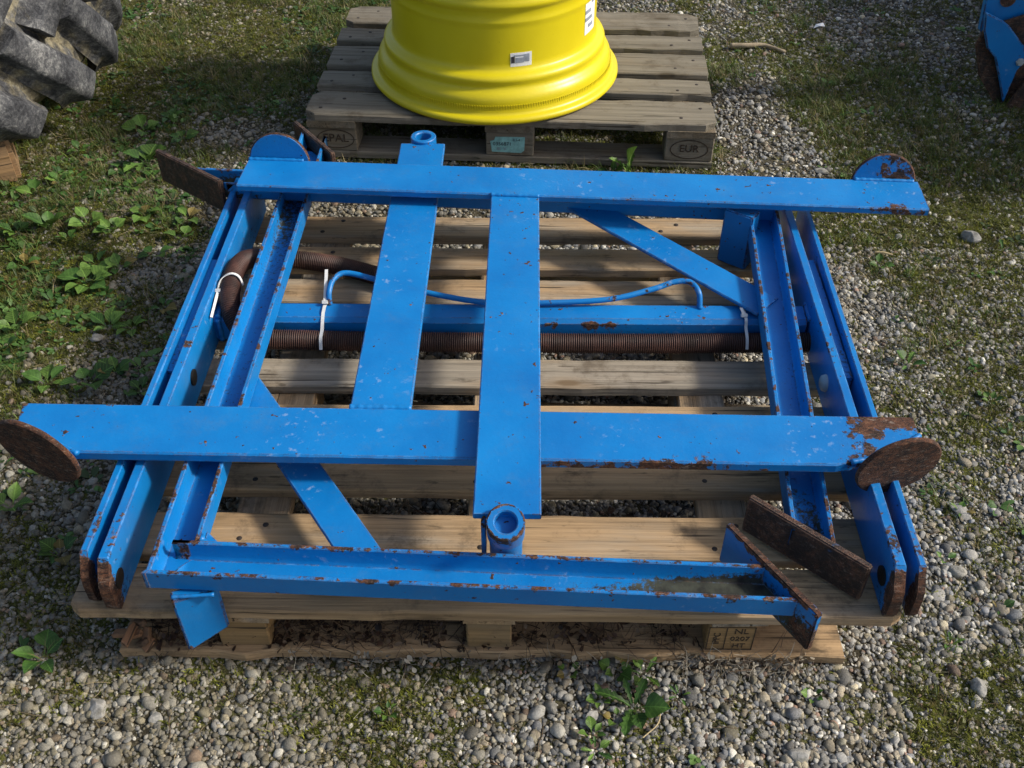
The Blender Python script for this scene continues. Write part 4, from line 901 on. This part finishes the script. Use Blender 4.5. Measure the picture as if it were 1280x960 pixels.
LEFT = [(-1.153, 2.923), (-1.084, 3.002), (-1.02, 2.872), (-1.315, 2.799), (-1.315, 2.613), (-1.159, 2.68), (-1.273, 2.383), (-1.169, 2.402), (-1.091, 2.363), (-1.025, 2.442), (-1.099, 2.59), (-1.053, 2.635), (-1.354, 2.363), (-1.362, 2.547), (-0.89, 2.324), (-0.898, 2.422), (-1.09, 2.213), (-1.022, 2.195), (-0.942, 2.249), (-1.084, 2.125), (-1.204, 1.946), (-1.206, 1.87), (-0.967, 1.742), (-0.915, 1.784), (-0.981, 1.946), (-0.923, 1.945), (-0.865, 2.024), (-1.059, 1.743), (-0.899, 1.574), (-1.006, 1.37), (-0.823, 1.018), (-1.279, 2.213), (-1.199, 2.324), (-1.289, 2.125), (-.84, 1.72), (-.80, 1.50), (-.87, 1.25)]
r = random.Random(31)
SPOTS = (('beside the tractor tyre', lambda x, y: y > 2.55), ('between the tyre and the left arm', lambda x, y: 2.18 < y <= 2.55),
         ('left of the hose bend', lambda x, y: 1.80 < y <= 2.18), ('left of the near crossbar pad', lambda x, y: y <= 1.80))
ORD = ('largest', 'second largest', 'third largest')
for nm_, f_ in SPOTS:
    here = [q for q in LEFT if f_(*q)]; sz = sorted([r.uniform(.034, .066) for _ in here], reverse=True)
    for i, (x, y) in enumerate(here):
        lab_ = '%s broad leaved weed %s' % (ORD[i], nm_) if i < 3 else ('smallest broad leaved weed %s' % nm_ if i == len(here) - 1 else 'middle sized broad leaved weed %s' % nm_)
        weed(x, y, sz[i] * (1.12 if i == 0 else 1), r.randint(4, 7), r.choice(('oval', 'oval', 'round')), lab_, 'weeds ' + nm_, 900 + len(bpy.data.objects), 2.1 < y < 2.5 or r.random() < .3, r.choice((.3, .6)))
weed(-1.09, 2.72, .095, 7, 'toothed', 'long leaved dandelion between the tyre and the rusty corner plate', None, 777, True, .55)
RIGHT = [(0.853, 1.536), (0.922, 1.809), (0.964, 2.209), (1.315, 2.282), (0.827, 1.236), (0.897, 1.356), (0.895, 1.125), (0.94, 1.973), (1.048, 1.881), (1.075, 1.686), (0.782, 1.048)]
RANK = {0: 'largest ', 1: 'second largest ', 2: 'third largest ', 10: 'smallest '}
sz = sorted([r.uniform(.019, .040) for _ in RIGHT], reverse=True)
for i, (x, y) in enumerate(RIGHT):
    weed(x, y, sz[i], r.randint(3, 5), r.choice(('oval', 'toothed')), RANK.get(i, 'middle sized ') + 'green weed sprouting in the gravel right of the near pallet', 'weeds right of the near pallet', 940 + i, r.random() < .4, .6)
for i, (x, y, s_, k_, lb_) in enumerate([(.181, .995, .036, 'round', 'round leaved sprout against the near pallet bottom board'), (.229, .988, .034, 'toothed', 'toothed sprout against the near pallet bottom board'), (.132, .872, .030, 'oval', 'oval leaved sprout left of the largest front weed'), (.150, .94, .024, 'round', 'round leaved sprout between the largest front weed and the pale stone'), (.511, .945, .017, 'round', 'tiny sprout in front of the near pallet right end'), (-.209, .916, .022, 'oval', 'lone small sprout in the gravel at the bottom left of the middle'), (.175, .90, .026, 'round', 'small round leaved sprout at the foot of the largest front weed'), (.285, .945, .020, 'toothed', 'small toothed sprout right of the largest front weed'), (.10, .992, .018, 'round', 'tiny sprout left of the others against the near pallet bottom board'), (.136, .845, .030, 'toothed', 'toothed sprout at the bottom edge below the largest front weed')]):
    weed(x, y, s_, 5, k_, lb_, 'weed sprouts in front of the near pallet', 970 + i, True, .55)
weed(.205, .925, .062, 6, 'toothed', 'largest jagged leaved weed in the gravel in front of the near pallet', None, 991, False, .4)
weed(.345, 2.685, .085, 4, 'toothed', 'upright pointed leaf weed in front of the weathered pallet', None, 992, True, 1.1)
weed(.300, 2.675, .050, 5, 'oval', 'low bushy weed in front of the weathered pallet', None, 993, True, .8)

# ------------------------------------------------------------------ small litter
mb = MB(); mb.tube(catmull([(-.09, .01, .010), (-.03, .0, .016), (.03, .012, .012), (.10, -.03, .006)], 6), [.011 * (1 - .5 * i / 18) for i in range(19)], 8); o = mb.build('stick', BARK, None, (.87, 3.53, -.002), smooth=180); tag(o, 'short dry stick on the ground right of the weathered pallet', 'stick')
mb = MB(); mb.add([(-.02, -.008, 0), (.0, -.014, .012), (.024, -.004, .006), (.018, .012, .014), (-.008, .010, .008)], [(0, 1, 4), (1, 2, 3), (1, 3, 4)]); me = mb.mesh('paper_scrap', PAPER); o = obj('paper_scrap', me, None, (1.133, 3.709, .004)); md = o.modifiers.new('t', 'SOLIDIFY'); md.thickness = .0008; tag(o, 'white scrap of paper on the mossy ground at the upper right', 'paper')
mb = MB(); mb.tube([(-.022, .006, .004), (0, 0, .006), (.022, -.008, .004)], [.003, .0032, .0024], 6); o = mb.build('straw_piece', STRAW, None, (.985, 2.255, .0)); tag(o, 'pale yellow straw piece on the ground right of the far crossbar', 'straw')
mb = MB(); mb.tube(catmull([(0, 0, .012), (.012, -.03, .014), (.008, -.065, .012), (-.02, -.09, .008)], 5), .0012, 5); o = mb.build('dry_stalk', STRAW, None, (.235, .955, .0)); tag(o, 'thin bent dry stalk beside the largest front weed', 'stalk')
